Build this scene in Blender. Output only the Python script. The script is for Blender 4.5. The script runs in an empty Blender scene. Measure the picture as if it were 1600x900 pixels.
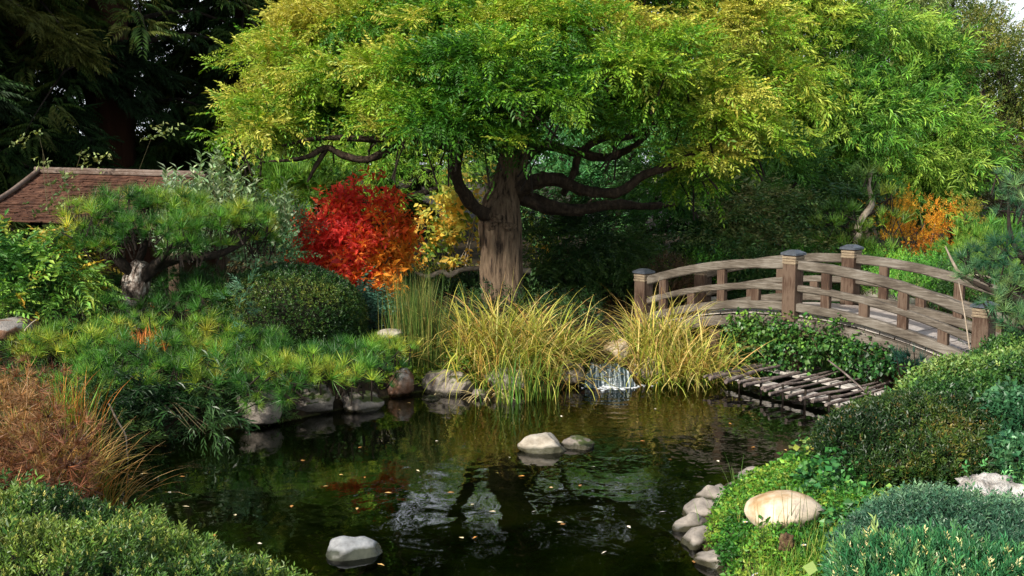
import bpy, bmesh, math
import numpy as np
from mathutils import Vector

# ------------------------------------------------------------------ camera, world, sun, exposure
SC = bpy.context.scene
F, HOR, CH = 1800.0, 245.0, 2.3
TH = math.atan((450 - HOR) / F)
cam_d = bpy.data.cameras.new('camera'); cam = bpy.data.objects.new('camera', cam_d)
SC.collection.objects.link(cam); SC.camera = cam
cam_d.sensor_width = 36; cam_d.lens = F / 1600 * 36; cam_d.clip_start = .05; cam_d.clip_end = 500
cam.location = (0, 0, CH); cam.rotation_euler = (math.pi / 2 - TH, 0, 0)

SUN_AZ, SUN_EL = math.radians(222), math.radians(33)       # azimuth of the sun measured from +Y towards +X
W = bpy.data.worlds.new('World'); SC.world = W; W.use_nodes = True
nt = W.node_tree
sky = nt.nodes.new('ShaderNodeTexSky'); sky.sky_type = 'NISHITA'; sky.sun_disc = False
sky.sun_elevation = SUN_EL; sky.sun_rotation = SUN_AZ; sky.dust_density = 4.0; sky.air_density = 1.0; sky.ozone_density = .6
bg = nt.nodes['Background']; bg.inputs['Strength'].default_value = 0.135
tcw = nt.nodes.new('ShaderNodeTexCoord'); spw = nt.nodes.new('ShaderNodeSeparateXYZ'); nt.links.new(tcw.outputs['Generated'], spw.inputs[0])
cw = nt.nodes.new('ShaderNodeTexNoise'); cw.inputs['Scale'].default_value = 2.2; cw.inputs['Detail'].default_value = 6; nt.links.new(tcw.outputs['Generated'], cw.inputs[0])
aw = nt.nodes.new('ShaderNodeMath'); aw.operation = 'MULTIPLY_ADD'; aw.inputs[1].default_value = .5; nt.links.new(cw.outputs[0], aw.inputs[0]); nt.links.new(spw.outputs[2], aw.inputs[2])
mw = nt.nodes.new('ShaderNodeMapRange'); mw.inputs[1].default_value = .58; mw.inputs[2].default_value = .95; mw.inputs[3].default_value = 1; mw.inputs[4].default_value = 0; nt.links.new(aw.outputs[0], mw.inputs[0])
xw = nt.nodes.new('ShaderNodeMix'); xw.data_type = 'RGBA'; nt.links.new(mw.outputs[0], xw.inputs[0]); nt.links.new(sky.outputs[0], xw.inputs[6]); xw.inputs[7].default_value = (6.2, 6.7, 7.1, 1)   # thin bright cloud low in the sky
nt.links.new(xw.outputs[2], bg.inputs[0])
sd = bpy.data.lights.new('sun', 'SUN'); sd.energy = 4.4; sd.angle = math.radians(2.0); sd.color = (1, .94, .85)
so = bpy.data.objects.new('sun', sd); SC.collection.objects.link(so)
to_sun = Vector((math.sin(SUN_AZ) * math.cos(SUN_EL), math.cos(SUN_AZ) * math.cos(SUN_EL), math.sin(SUN_EL)))
so.rotation_euler = to_sun.to_track_quat('Z', 'Y').to_euler(); so.location = (-10, -8, 15)
SC.view_settings.view_transform = 'Standard'; SC.view_settings.look = 'None'
SC.view_settings.exposure = 0.52; SC.view_settings.gamma = 1
SC.cycles.max_bounces = 5; SC.cycles.diffuse_bounces = 2; SC.cycles.glossy_bounces = 3
SC.cycles.transmission_bounces = 3; SC.cycles.transparent_max_bounces = 6
SC.cycles.caustics_reflective = False; SC.cycles.caustics_refractive = False

# ------------------------------------------------------------------ helpers
rng = np.random.default_rng(11)
def P(px, py, Y):
    v = -(py - 450) / F; u = (px - 800) / F
    t = Y / (math.cos(TH) + v * math.sin(TH))
    return np.array([u * t, Y, CH + t * (-math.sin(TH) + v * math.cos(TH))])
def WP(px, py, z=0.0):
    v = -(py - 450) / F; u = (px - 800) / F
    dz = -math.sin(TH) + v * math.cos(TH); t = (z - CH) / dz
    return np.array([u * t, t * (math.cos(TH) + v * math.sin(TH)), z])

def origin(o):
    v = np.zeros(3)
    while o is not None:
        v = v + np.array(o.location); o = o.parent
    return v
def empty(name, loc, label, cat, group=None):
    o = bpy.data.objects.new(name, None); SC.collection.objects.link(o)
    o.location = [float(a) for a in loc]; o.empty_display_size = .2
    tag(o, label, cat, group); return o
def tag(o, label=None, cat=None, group=None, kind=None):
    if label: o['label'] = label
    if cat: o['category'] = cat
    if group: o['group'] = group
    if kind: o['kind'] = kind
    return o

class MB:
    """collects geometry in world coordinates, builds ONE mesh object"""
    def __init__(s): s.V = []; s.C = []; s.L = []; s.S = []; s.n = 0; s.hascol = False
    def add(s, V, Fc, col=None):
        V = np.asarray(V, float).reshape(-1, 3)
        if isinstance(Fc, np.ndarray) and Fc.ndim == 2:
            s.L.append((Fc + s.n).ravel()); s.S.append(np.full(len(Fc), Fc.shape[1]))
        else:
            for f in Fc:
                s.L.append(np.array(f) + s.n); s.S.append(np.array([len(f)]))
        s.V.append(V)
        if col is None: s.C.append(np.full((len(V), 3), .5))
        else: s.C.append(np.broadcast_to(np.asarray(col, float), (len(V), 3))); s.hascol = True
        s.n += len(V)
    def build(s, name, mat, parent=None, smooth=False, loc=None):
        V = np.concatenate(s.V); L = np.concatenate(s.L).astype(np.int32); S = np.concatenate(s.S).astype(np.int32)
        me = bpy.data.meshes.new(name)
        off = origin(parent) if parent is not None else (np.array(loc, float) if loc is not None else np.zeros(3))
        V = V - off
        me.vertices.add(len(V)); me.vertices.foreach_set('co', V.astype(np.float32).ravel())
        me.loops.add(len(L)); me.loops.foreach_set('vertex_index', L)
        me.polygons.add(len(S)); st = np.concatenate([[0], np.cumsum(S)[:-1]]).astype(np.int32)
        me.polygons.foreach_set('loop_start', st)
        if s.hascol:
            a = me.attributes.new('Col', 'FLOAT_COLOR', 'POINT')
            C = np.ones((len(V), 4), np.float32); C[:, :3] = np.concatenate(s.C); a.data.foreach_set('color', C.ravel())
        me.polygons.foreach_set('use_smooth', np.full(len(S), smooth))
        me.update(calc_edges=True); me.validate()
        me.materials.append(mat)
        o = bpy.data.objects.new(name, me); SC.collection.objects.link(o)
        if parent is not None: o.parent = parent
        elif loc is not None: o.location = [float(a) for a in loc]
        return o

# ---- noise made of sines
_nd = np.random.default_rng(3); _K = _nd.normal(size=(48, 3)); _K /= np.linalg.norm(_K, axis=1)[:, None]; _PH = _nd.uniform(0, 6.28, 48)
def sn(p, freq, seed=0, k=7):
    p = np.asarray(p); s = 0
    for i in range(k):
        j = (seed * 7 + i * 5) % 48
        s = s + np.sin((p @ _K[j]) * freq * (1 + .23 * (i % 4)) * 2 * math.pi + _PH[(j + seed) % 48] + seed)
    return s / math.sqrt(k) / .9
def fbm(p, freq, seed=0, oct=4):
    return sum(sn(p, freq * 2 ** i, seed + i, 6) * .5 ** i for i in range(oct)) * .55

# ---- vectorised frames
def norm(v): return v / np.maximum(np.linalg.norm(v, axis=-1, keepdims=True), 1e-9)
def frames(y, up, roll=None):
    """rotation matrices whose columns are x,y,z with y given and z near up"""
    y = norm(y); up = np.broadcast_to(up, y.shape)
    x = norm(np.cross(y, up)); z = np.cross(x, y)
    if roll is not None:
        c, s = np.cos(roll)[:, None], np.sin(roll)[:, None]
        x, z = x * c + z * s, z * c - x * s
    return np.stack([x, y, z], axis=2)
def scatter(mb, tv, tf, pos, R, sc, col, leafvar=None):
    n, k = len(pos), len(tv)
    if n == 0: return
    tvs = tv[None] * np.asarray(sc).reshape(n, 1, 1)
    V = np.einsum('nij,nkj->nki', R, tvs) + pos[:, None, :]
    Fc = (tf[None] + (np.arange(n) * k)[:, None, None]).reshape(-1, tf.shape[1])
    if leafvar is None: C = np.repeat(col[:, None, :], k, axis=1)
    else:
        lid, amp = leafvar; m = lid.max() + 1
        g = np.exp(rng.normal(0, amp, (n, m)))[:, lid]
        C = col[:, None, :] * g[..., None]
        h = rng.normal(0, amp * .35, (n, m))[:, lid]; C = C * np.stack([1 + h, 1 - 0 * h, 1 - h], -1)
    mb.add(V.reshape(-1, 3), Fc, np.clip(C, .002, .95).reshape(-1, 3))
def randdir(n): return norm(rng.normal(size=(n, 3)))
UP = np.array([0, 0, 1.])

# ---- leaf templates: (verts, tris, leaf ids)
def t_leaf(w=.22, fold=.1, droop=.12):
    v = np.array([[0, 0, 0], [w, .42, fold * .6], [0, .5, -droop * .4], [-w, .42, fold * .6], [0, 1, -droop]])
    f = np.array([[0, 1, 2], [0, 2, 3], [1, 4, 2], [2, 4, 3]]); return v, f, np.zeros(5, int)
def t_rhomb(w=.2, droop=.1):
    v = np.array([[0, 0, 0], [w, .5, .03], [0, 1, -droop], [-w, .5, .03]]); return v, np.array([[0, 1, 2], [0, 2, 3]]), np.zeros(4, int)
def merge(parts):
    V, Fs, I = [], [], []; n = 0; k = 0
    for v, f, i in parts:
        V.append(v); Fs.append(f + n); I.append(i + k); n += len(v); k += i.max() + 1
    return np.concatenate(V), np.concatenate(Fs), np.concatenate(I)
def xf(t, pos, ydir, up=UP, s=1.0, roll=0):
    v, f, i = t; R = frames(np.array([ydir], float), np.array(up, float), np.array([roll]))[0]
    return (v * s) @ R.T + np.array(pos), f, i
TR = np.random.default_rng(5)
def t_pinnate(pairs=5, leaf=.3, w=.2, droop=.5, spread=1.0):
    """compound leaf, unit length along +Y, drooping in -Z"""
    parts = []
    for i in range(pairs):
        t = .15 + .8 * i / pairs
        c = np.array([0, t, -droop * t * t])
        for s in (-1, 1):
            parts.append(xf(t_rhomb(w, .15), c, (s * spread, .6, -.25 - droop * t + TR.uniform(-.2, .2)), s=leaf * TR.uniform(.8, 1.1), roll=TR.uniform(-.5, .5)))
    parts.append(xf(t_rhomb(w, .15), (0, .95, -droop * .9), (0, 1, -droop), s=leaf))
    return merge(parts)
def t_sprig(n=7, leaf=.35, w=.22, up=1.0, spread=1.0, thick=True):
    """twig along +Y with leaves all round it"""
    parts = []
    for i in range(n):
        t = (i + .5) / n; a = i * 2.4
        parts.append(xf(t_rhomb(w, .2) if not thick else t_leaf(w), (0, t * .9, 0), (math.cos(a) * spread, up, math.sin(a) * spread), s=leaf * (1.1 - .4 * t), roll=TR.uniform(-.6, .6)))
    return merge(parts)
def t_tuft(n=16, w=.018, spread=.9):
    """needles fanning out round +Y"""
    V = []; Fs = []; I = []
    for i in range(n):
        a = i * 2.39996; r = spread * math.sqrt((i + .5) / n)
        d = np.array([math.cos(a) * r, math.sqrt(max(.05, 1 - r * r)) , math.sin(a) * r]); d /= np.linalg.norm(d); L = TR.uniform(.8, 1.1)
        sd_ = np.cross(d, TR.normal(size=3)); sd_ /= np.linalg.norm(sd_)
        V += [sd_ * w, -sd_ * w, d * L]; Fs.append([3 * i, 3 * i + 1, 3 * i + 2]); I += [i, i, i]
    return np.array(V), np.array(Fs), np.array(I)
def t_frond(n=9, w=.13, leaf=.36, droop=.35):
    """flat conifer spray"""
    parts = []
    for i in range(n):
        t = i / n; c = (0, t, -droop * t * t)
        for s in (-1, 1):
            parts.append(xf(t_rhomb(w, .25), c, (s * .8, .75, -.3), s=leaf * (1.15 - .75 * t) * TR.uniform(.8, 1.15), roll=TR.uniform(-.4, .4)))
    return merge(parts)
T_PIN = t_pinnate(); T_PIN_S = t_pinnate(4, .34, .2, .7); T_SPRIG = t_sprig(); T_WILL = t_sprig(9, .42, .1, 1.2, .7, False)
T_TUFT = t_tuft(34, .016, .95); T_TUFT_D = t_tuft(34, .018, 1.0); T_FROND = t_frond(); T_BUD = t_sprig(8, .5, .16, 1.0, .7, False)
T_LEAF = t_leaf(); T_OVAL = t_leaf(.33, .08, .1); T_ROUND = t_leaf(.42, .1, .1); T_TRI = t_sprig(3, .8, .3, .3, 1.0)
T_LONG = t_sprig(7, .55, .11, .8, .8, True); T_FINE = t_tuft(14, .03, .6); T_BRUSH = t_tuft(12, .05, .75)

def pal(cols, n, t=None, spread=.25, bright=.22):
    """pick colours along a list; t in 0..1 gives the place in the list, jittered"""
    cols = np.array(cols, float)
    if t is None: t = rng.uniform(0, 1, n)
    t = np.clip(t + rng.normal(0, spread, n), 0, .9999) * (len(cols) - 1)
    i = t.astype(int); f = (t - i)[:, None]
    c = cols[i] * (1 - f) + cols[i + 1] * f
    return c * np.exp(rng.normal(0, bright, n))[:, None]

# ---- materials
def newmat(name):
    m = bpy.data.materials.new(name); m.use_nodes = True; t = m.node_tree; t.nodes.clear()
    o = t.nodes.new('ShaderNodeOutputMaterial'); return m, t, o
def N(t, typ, **kw):
    n = t.nodes.new(typ)
    for k, v in kw.items():
        if k.startswith('i_'):
            key = k[2:].replace('_', ' ')
            n.inputs[int(key) if key.isdigit() else key].default_value = v
        else: setattr(n, k, v)
    return n
def leafmat(name, trans=.28, rough=.5, spec=.35, tint=(1.15, 1.1, .5)):
    m, t, o = newmat(name)
    a = N(t, 'ShaderNodeAttribute', attribute_name='Col')
    p = N(t, 'ShaderNodeBsdfPrincipled', i_Roughness=rough); p.inputs['Specular IOR Level'].default_value = spec
    tr = N(t, 'ShaderNodeBsdfTranslucent'); mx = N(t, 'ShaderNodeMixShader', i_0=trans)
    mu = N(t, 'ShaderNodeMix', data_type='RGBA', blend_type='MULTIPLY'); mu.inputs[0].default_value = 1; mu.inputs[7].default_value = (*tint, 1)
    t.links.new(a.outputs['Color'], p.inputs['Base Color']); t.links.new(a.outputs['Color'], mu.inputs[6]); t.links.new(mu.outputs[2], tr.inputs[0])
    t.links.new(p.outputs[0], mx.inputs[1]); t.links.new(tr.outputs[0], mx.inputs[2]); t.links.new(mx.outputs[0], o.inputs[0]); return m
def noisemat(name, cols, scale=5, rough=.8, bump=.3, bscale=None, stretch=(1, 1, 1), detail=6, spec=.3, stops=None, bdist=.02, spots=None, moss=None, wet=None):
    m, t, o = newmat(name)
    tc = N(t, 'ShaderNodeTexCoord'); mp = N(t, 'ShaderNodeMapping'); mp.inputs['Scale'].default_value = stretch
    t.links.new(tc.outputs['Object'], mp.inputs[0])
    n1 = N(t, 'ShaderNodeTexNoise', i_Scale=scale, i_Detail=detail, i_Roughness=.65); t.links.new(mp.outputs[0], n1.inputs['Vector'])
    cr = N(t, 'ShaderNodeValToRGB'); e = cr.color_ramp.elements
    k = len(cols); st = stops or [.3 + .42 * i / (k - 1) for i in range(k)]
    e[0].position = st[0]; e[0].color = (*cols[0], 1); e[1].position = st[-1]; e[1].color = (*cols[-1], 1)
    for i in range(1, k - 1): q = e.new(st[i]); q.color = (*cols[i], 1)
    t.links.new(n1.outputs[0], cr.inputs[0]); c = cr.outputs[0]
    def mixin(c, fac, col):
        mx = N(t, 'ShaderNodeMix', data_type='RGBA'); t.links.new(fac, mx.inputs[0]); t.links.new(c, mx.inputs[6]); mx.inputs[7].default_value = (*col, 1); return mx.outputs[2]
    if spots:
        ns = N(t, 'ShaderNodeTexNoise', i_Scale=spots[0], i_Detail=3); t.links.new(mp.outputs[0], ns.inputs['Vector'])
        mr = N(t, 'ShaderNodeMapRange', i_1=spots[2], i_2=spots[2] + .06); t.links.new(ns.outputs[0], mr.inputs[0]); c = mixin(c, mr.outputs[0], spots[1])
    ge = N(t, 'ShaderNodeNewGeometry'); sep = N(t, 'ShaderNodeSeparateXYZ')
    if moss:
        t.links.new(ge.outputs['Normal'], sep.inputs[0])
        ns = N(t, 'ShaderNodeTexNoise', i_Scale=9, i_Detail=5); t.links.new(mp.outputs[0], ns.inputs['Vector'])
        ad = N(t, 'ShaderNodeMath', operation='MULTIPLY_ADD', i_1=.35); t.links.new(sep.outputs[2], ad.inputs[0]); t.links.new(ns.outputs[0], ad.inputs[2])
        mr = N(t, 'ShaderNodeMapRange', i_1=moss[1], i_2=moss[1] + .12); t.links.new(ad.outputs[0], mr.inputs[0]); c = mixin(c, mr.outputs[0], moss[0])
    p = N(t, 'ShaderNodeBsdfPrincipled', i_Roughness=rough); p.inputs['Specular IOR Level'].default_value = spec
    if wet is not None:
        sp = N(t, 'ShaderNodeSeparateXYZ'); t.links.new(ge.outputs['Position'], sp.inputs[0])
        wz = N(t, 'ShaderNodeMath', operation='MULTIPLY_ADD', i_1=-.07, i_2=0.0); t.links.new(n1.outputs[0], wz.inputs[0]); t.links.new(sp.outputs[2], wz.inputs[2]); mr = N(t, 'ShaderNodeMapRange', i_1=wet - .025, i_2=wet - .045); t.links.new(wz.outputs[0], mr.inputs[0])
        mm = N(t, 'ShaderNodeMix', data_type='RGBA', blend_type='MULTIPLY'); t.links.new(mr.outputs[0], mm.inputs[0]); t.links.new(c, mm.inputs[6]); mm.inputs[7].default_value = (.16, .17, .12, 1); c = mm.outputs[2]
        m2 = N(t, 'ShaderNodeMapRange', i_3=rough, i_4=.25); t.links.new(mr.outputs[0], m2.inputs[0]); t.links.new(m2.outputs[0], p.inputs['Roughness'])
    t.links.new(c, p.inputs['Base Color'])
    if bump:
        n2 = N(t, 'ShaderNodeTexNoise', i_Scale=bscale or scale * 3, i_Detail=8, i_Roughness=.7); t.links.new(mp.outputs[0], n2.inputs['Vector'])
        b = N(t, 'ShaderNodeBump', i_Strength=bump, i_Distance=bdist); t.links.new(n2.outputs[0], b.inputs['Height']); t.links.new(b.outputs[0], p.inputs['Normal'])
    t.links.new(p.outputs[0], o.inputs[0]); return m

M_LEAF = leafmat('leaf_soft'); M_GLOSSY = leafmat('leaf_glossy', .12, .42, .4); M_NEEDLE = leafmat('needle', .15, .45, .4)
M_DARK = leafmat('conifer_leaf', .1, .6, .15); M_AUTUMN = leafmat('autumn_leaf', .45, .5, .25, (1.2, 1.1, .8)); M_BLADE = leafmat('grass_blade', .22, .5, .25, (1.1, 1, .6))
M_BARK = noisemat('grey_brown_bark', [(.022, .014, .009), (.14, .095, .060), (.25, .18, .115)], 24, .92, 1.0, 34, (1, 1, .13), bdist=.06, stops=[.36, .47, .68])
M_DBARK = noisemat('dark_bark', [(.008, .006, .005), (.022, .016, .011), (.045, .032, .021)], 12, .95, .8, 30, (1, 1, .3), bdist=.02)
M_LIMB = noisemat('shaded_limb_bark', [(.012, .009, .006), (.045, .031, .020), (.10, .07, .045)], 16, .95, 1.0, 34, (1, 1, .4), bdist=.03)  # darker copy of the trunk bark, crown shade put into the colour
M_RBARK = noisemat('red_bark', [(.03, .012, .006), (.07, .028, .014)], 3, .95, .9, 9, (1, 1, .08), bdist=.06)
M_PBARK = noisemat('pine_bark', [(.03, .02, .015), (.20, .15, .12), (.55, .50, .44)], 22, .95, 1.0, 40, (1, 1, .45), bdist=.03, stops=[.38, .5, .62])
M_TWIG = noisemat('pale_twig', [(.2, .15, .1), (.42, .36, .28)], 14, .8, .4)
M_GTWIG = noisemat('green_stem', [(.05, .045, .02), (.11, .09, .04)], 14, .8, .2)

def spline(pts, k=6):
    pts = np.array(pts, float); Q = np.vstack([2 * pts[0] - pts[1], pts, 2 * pts[-1] - pts[-2]]); out = []
    for i in range(1, len(Q) - 2):
        for j in range(k):
            t = j / k; p0, p1, p2, p3 = Q[i - 1], Q[i], Q[i + 1], Q[i + 2]
            out.append(.5 * (2 * p1 + (p2 - p0) * t + (2 * p0 - 5 * p1 + 4 * p2 - p3) * t * t + (3 * p1 - p0 - 3 * p2 + p3) * t ** 3))
    out.append(pts[-1]); return np.array(out)
def tube(mb, pts, rad, seg=8, ridge=0, k=5, seed=0, cap=True, smooth=True):
    pts = np.array(pts, float); r = np.atleast_1d(np.array(rad, float))
    if len(r) != len(pts): r = np.interp(np.linspace(0, 1, len(pts)), np.linspace(0, 1, len(r)), r)
    if smooth and len(pts) > 2:
        R4 = spline(np.column_stack([pts, r]), k) if k > 1 else np.column_stack([pts, r]); pts, r = R4[:, :3], np.maximum(R4[:, 3], 1e-4)
    T = norm(np.gradient(pts, axis=0)); ref = np.array([0.31, .95, .02]) if abs(T[0][2]) > .5 else UP
    x = norm(np.cross(T, ref)); y = np.cross(T, x)
    a = np.linspace(0, 2 * math.pi, seg, endpoint=False)
    ring = np.cos(a)[None, :, None] * x[:, None] + np.sin(a)[None, :, None] * y[:, None]
    rr = np.broadcast_to(r[:, None], (len(r), seg)).copy()
    if ridge:
        q = ring * .6 + (pts / max(r.max(), 1e-3) * .13)[:, None]
        rr = rr * (1 + ridge * fbm(q.reshape(-1, 3), 1.6, seed, 3).reshape(rr.shape))
    V = pts[:, None] + ring * rr[..., None]; n = len(pts)
    i = np.arange(n - 1)[:, None] * seg; j = np.arange(seg)[None]; j2 = (j + 1) % seg
    Fq = np.stack([i + j, i + j2, i + seg + j2, i + seg + j], -1).reshape(-1, 4)
    mb.add(V.reshape(-1, 3), Fq)
    if cap:
        mb.add(V[0], [list(range(seg))[::-1]]); mb.add(V[-1], [list(range(seg))])
    return pts, r
def box(mb, c, h, R=None, bev=0):
    """bevelled box: centre, half sizes, 3x3 axes as columns"""
    h = np.array(h, float); R = np.eye(3) if R is None else R
    b = min(bev, h.min() * .9)
    if b <= 0:
        s = np.array([[x, y, z] for x in (-1, 1) for y in (-1, 1) for z in (-1, 1)]) * h
        Fq = np.array([[0, 1, 3, 2], [4, 6, 7, 5], [0, 4, 5, 1], [2, 3, 7, 6], [0, 2, 6, 4], [1, 5, 7, 3]])
        mb.add(s @ R.T + c, Fq); return
    bm = bmesh.new(); bmesh.ops.create_cube(bm, size=2)
    for v in bm.verts: v.co = Vector((v.co.x * h[0], v.co.y * h[1], v.co.z * h[2]))
    bmesh.ops.bevel(bm, geom=bm.edges[:], offset=b, segments=2, affect='EDGES', profile=.6)
    bm.verts.index_update()
    mb.add(np.array([v.co[:] for v in bm.verts]) @ R.T + c, [[v.index for v in f.verts] for f in bm.faces]); bm.free()

# ------------------------------------------------------------------ terrain with the pond basin
pond_px = [(430, 1050), (420, 960), (300, 900), (190, 830), (150, 770), (185, 712), (240, 690), (330, 672), (420, 664), (530, 641), (600, 622), (660, 612), (745, 612), (800, 612),
           (870, 610), (900, 600), (1000, 597), (1060, 594), (1105, 586), (1118, 568), (1140, 545), (1200, 522), (1300, 512), (1400, 520), (1470, 545), (1480, 585), (1450, 618), (1350, 652),
           (1305, 690), (1222, 742), (1150, 768), (1100, 800), (1092, 850), (1120, 895), (1150, 960), (1150, 1050)]
POND = np.array([WP(x, y)[:2] for x, y in pond_px])
def sdist(p):
    """signed distance to the pond outline, negative inside"""
    a = POND; b = np.roll(a, -1, 0); d = np.full(len(p), 1e9); ins = np.zeros(len(p), bool)
    for i in range(len(a)):
        e = b[i] - a[i]; w = p - a[i]; t = np.clip((w @ e) / (e @ e), 0, 1)[:, None]
        d = np.minimum(d, np.linalg.norm(w - t * e, axis=1))
        c = (a[i][1] > p[:, 1]) != (b[i][1] > p[:, 1])
        with np.errstate(divide='ignore', invalid='ignore'):
            xx = (b[i][0] - a[i][0]) * (p[:, 1] - a[i][1]) / (b[i][1] - a[i][1]) + a[i][0]
        ins ^= c & (p[:, 0] < xx)
    return np.where(ins, -d, d)
def gh(p):
    p = np.atleast_2d(np.asarray(p, float))[:, :2]; d = sdist(p); q = np.column_stack([p, np.zeros(len(p))])
    out = .30 * (1 - np.exp(-np.maximum(d, 0) / .16)) - .02 + .045 * np.clip(d - .5, 0, 3) + .01 * np.clip(d - 4, 0, 40)
    out = out + .03 * fbm(q, .35, 4, 3) * np.clip(d / .6, 0, 1)
    hill = .10 * np.exp(-((p[:, 0] + .1) ** 2 + (p[:, 1] - 14.5) ** 2) / 3)
    ins = -.02 - .42 * (1 - np.exp(np.minimum(d, 0) / .5)) + .05 * fbm(q, .5, 9, 3) * np.clip(-d / .5, 0, 1)
    return np.where(d > 0, out + hill, ins)
def g1(x, y): return float(gh([[x, y]])[0])

xs = np.unique(np.concatenate([np.linspace(-150, -9, 30), np.arange(-9, 9, .07), np.linspace(9, 150, 30)]))
ys = np.unique(np.concatenate([np.linspace(-60, 2.5, 22), np.arange(2.5, 18, .07), np.linspace(18, 220, 50)]))
gx, gy = np.meshgrid(xs, ys); q = np.column_stack([gx.ravel(), gy.ravel()])
z = np.concatenate([gh(c) for c in np.array_split(q, 20)])
nx, ny = len(xs), len(ys); i, j = np.meshgrid(np.arange(nx - 1), np.arange(ny - 1)); a = (j * nx + i).ravel()
mb = MB(); mb.add(np.column_stack([q, z]), np.column_stack([a, a + 1, a + nx + 1, a + nx]))
m, t, o = newmat('soil_and_pond_bed')
ge = N(t, 'ShaderNodeNewGeometry'); sp = N(t, 'ShaderNodeSeparateXYZ'); t.links.new(ge.outputs['Position'], sp.inputs[0])
def ramp(t, src, cols, st):
    cr = N(t, 'ShaderNodeValToRGB'); e = cr.color_ramp.elements; e[0].position = st[0]; e[0].color = (*cols[0], 1); e[1].position = st[-1]; e[1].color = (*cols[-1], 1)
    for k in range(1, len(cols) - 1): qq = e.new(st[k]); qq.color = (*cols[k], 1)
    t.links.new(src, cr.inputs[0]); return cr.outputs[0]
n1 = N(t, 'ShaderNodeTexNoise', i_Scale=9.0, i_Detail=8); n2 = N(t, 'ShaderNodeTexNoise', i_Scale=1.1, i_Detail=6, i_Roughness=.6)
t.links.new(ge.outputs['Position'], n1.inputs['Vector']); t.links.new(ge.outputs['Position'], n2.inputs['Vector'])
soil = ramp(t, n1.outputs[0], [(.010, .009, .005), (.03, .022, .012), (.06, .04, .018)], [.35, .52, .7])
bed = ramp(t, n2.outputs[0], [(.012, .018, .004), (.05, .075, .012), (.12, .15, .02), (.13, .10, .03)], [.36, .5, .6, .72])
mr = N(t, 'ShaderNodeMapRange', i_1=-.05, i_2=.02); t.links.new(sp.outputs[2], mr.inputs[0])
mx = N(t, 'ShaderNodeMix', data_type='RGBA'); t.links.new(mr.outputs[0], mx.inputs[0]); t.links.new(bed, mx.inputs[6]); t.links.new(soil, mx.inputs[7])
p = N(t, 'ShaderNodeBsdfPrincipled', i_Roughness=.9); p.inputs['Specular IOR Level'].default_value = .15; t.links.new(mx.outputs[2], p.inputs['Base Color'])
b = N(t, 'ShaderNodeBump', i_Strength=.8, i_Distance=.03); t.links.new(n1.outputs[0], b.inputs['Height']); t.links.new(b.outputs[0], p.inputs['Normal']); t.links.new(p.outputs[0], o.inputs[0])
tag(mb.build('ground', m, smooth=True), kind='structure')

# water
FALL = WP(955, 604)
m, t, o = newmat('pond_water')
ge = N(t, 'ShaderNodeNewGeometry')
mp = N(t, 'ShaderNodeMapping'); mp.inputs['Scale'].default_value = (1.0, .8, 1); t.links.new(ge.outputs['Position'], mp.inputs[0])
na = N(t, 'ShaderNodeTexNoise', i_Scale=2.2, i_Detail=2.0, i_Distortion=.6); nb = N(t, 'ShaderNodeTexNoise', i_Scale=9.0, i_Detail=2.0)
t.links.new(mp.outputs[0], na.inputs['Vector']); t.links.new(mp.outputs[0], nb.inputs['Vector'])
vs = N(t, 'ShaderNodeVectorMath', operation='SUBTRACT'); vs.inputs[1].default_value = tuple(FALL); t.links.new(ge.outputs['Position'], vs.inputs[0])
ln = N(t, 'ShaderNodeVectorMath', operation='LENGTH'); t.links.new(vs.outputs[0], ln.inputs[0])
wv = N(t, 'ShaderNodeMath', operation='MULTIPLY', i_1=36.0); t.links.new(ln.outputs['Value'], wv.inputs[0])
ad = N(t, 'ShaderNodeMath', operation='MULTIPLY_ADD', i_1=14.0); t.links.new(na.outputs[0], ad.inputs[0]); t.links.new(wv.outputs[0], ad.inputs[2])
si = N(t, 'ShaderNodeMath', operation='SINE'); t.links.new(ad.outputs[0], si.inputs[0])
fa = N(t, 'ShaderNodeMapRange', i_1=.2, i_2=2.6, i_3=.10, i_4=0.0); t.links.new(ln.outputs['Value'], fa.inputs[0])
rp = N(t, 'ShaderNodeMath', operation='MULTIPLY'); t.links.new(si.outputs[0], rp.inputs[0]); t.links.new(fa.outputs[0], rp.inputs[1])
fb = N(t, 'ShaderNodeMapRange', i_1=.3, i_2=4.5, i_3=.5, i_4=.10); t.links.new(ln.outputs['Value'], fb.inputs[0])
nbm = N(t, 'ShaderNodeMath', operation='MULTIPLY'); t.links.new(nb.outputs[0], nbm.inputs[0]); t.links.new(fb.outputs[0], nbm.inputs[1])
s1 = N(t, 'ShaderNodeMath', operation='ADD'); t.links.new(rp.outputs[0], s1.inputs[0]); t.links.new(nbm.outputs[0], s1.inputs[1])
s2 = N(t, 'ShaderNodeMath', operation='ADD'); t.links.new(s1.outputs[0], s2.inputs[0]); t.links.new(na.outputs[0], s2.inputs[1])
bp = N(t, 'ShaderNodeBump', i_Strength=1.0, i_Distance=.008); t.links.new(s2.outputs[0], bp.inputs['Height'])
gl = N(t, 'ShaderNodeBsdfGlossy', i_Roughness=.015); gl.inputs[0].default_value = (1, 1, 1, 1)
tr = N(t, 'ShaderNodeBsdfTransparent'); tr.inputs[0].default_value = (.46, .50, .31, 1)
fr = N(t, 'ShaderNodeFresnel', i_IOR=1.36); t.links.new(bp.outputs[0], fr.inputs['Normal']); t.links.new(bp.outputs[0], gl.inputs['Normal'])
mx = N(t, 'ShaderNodeMixShader'); t.links.new(fr.outputs[0], mx.inputs[0]); t.links.new(tr.outputs[0], mx.inputs[1]); t.links.new(gl.outputs[0], mx.inputs[2]); t.links.new(mx.outputs[0], o.inputs[0])
ctr = POND.mean(0); edge = POND + norm(POND - ctr) * .12
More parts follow.
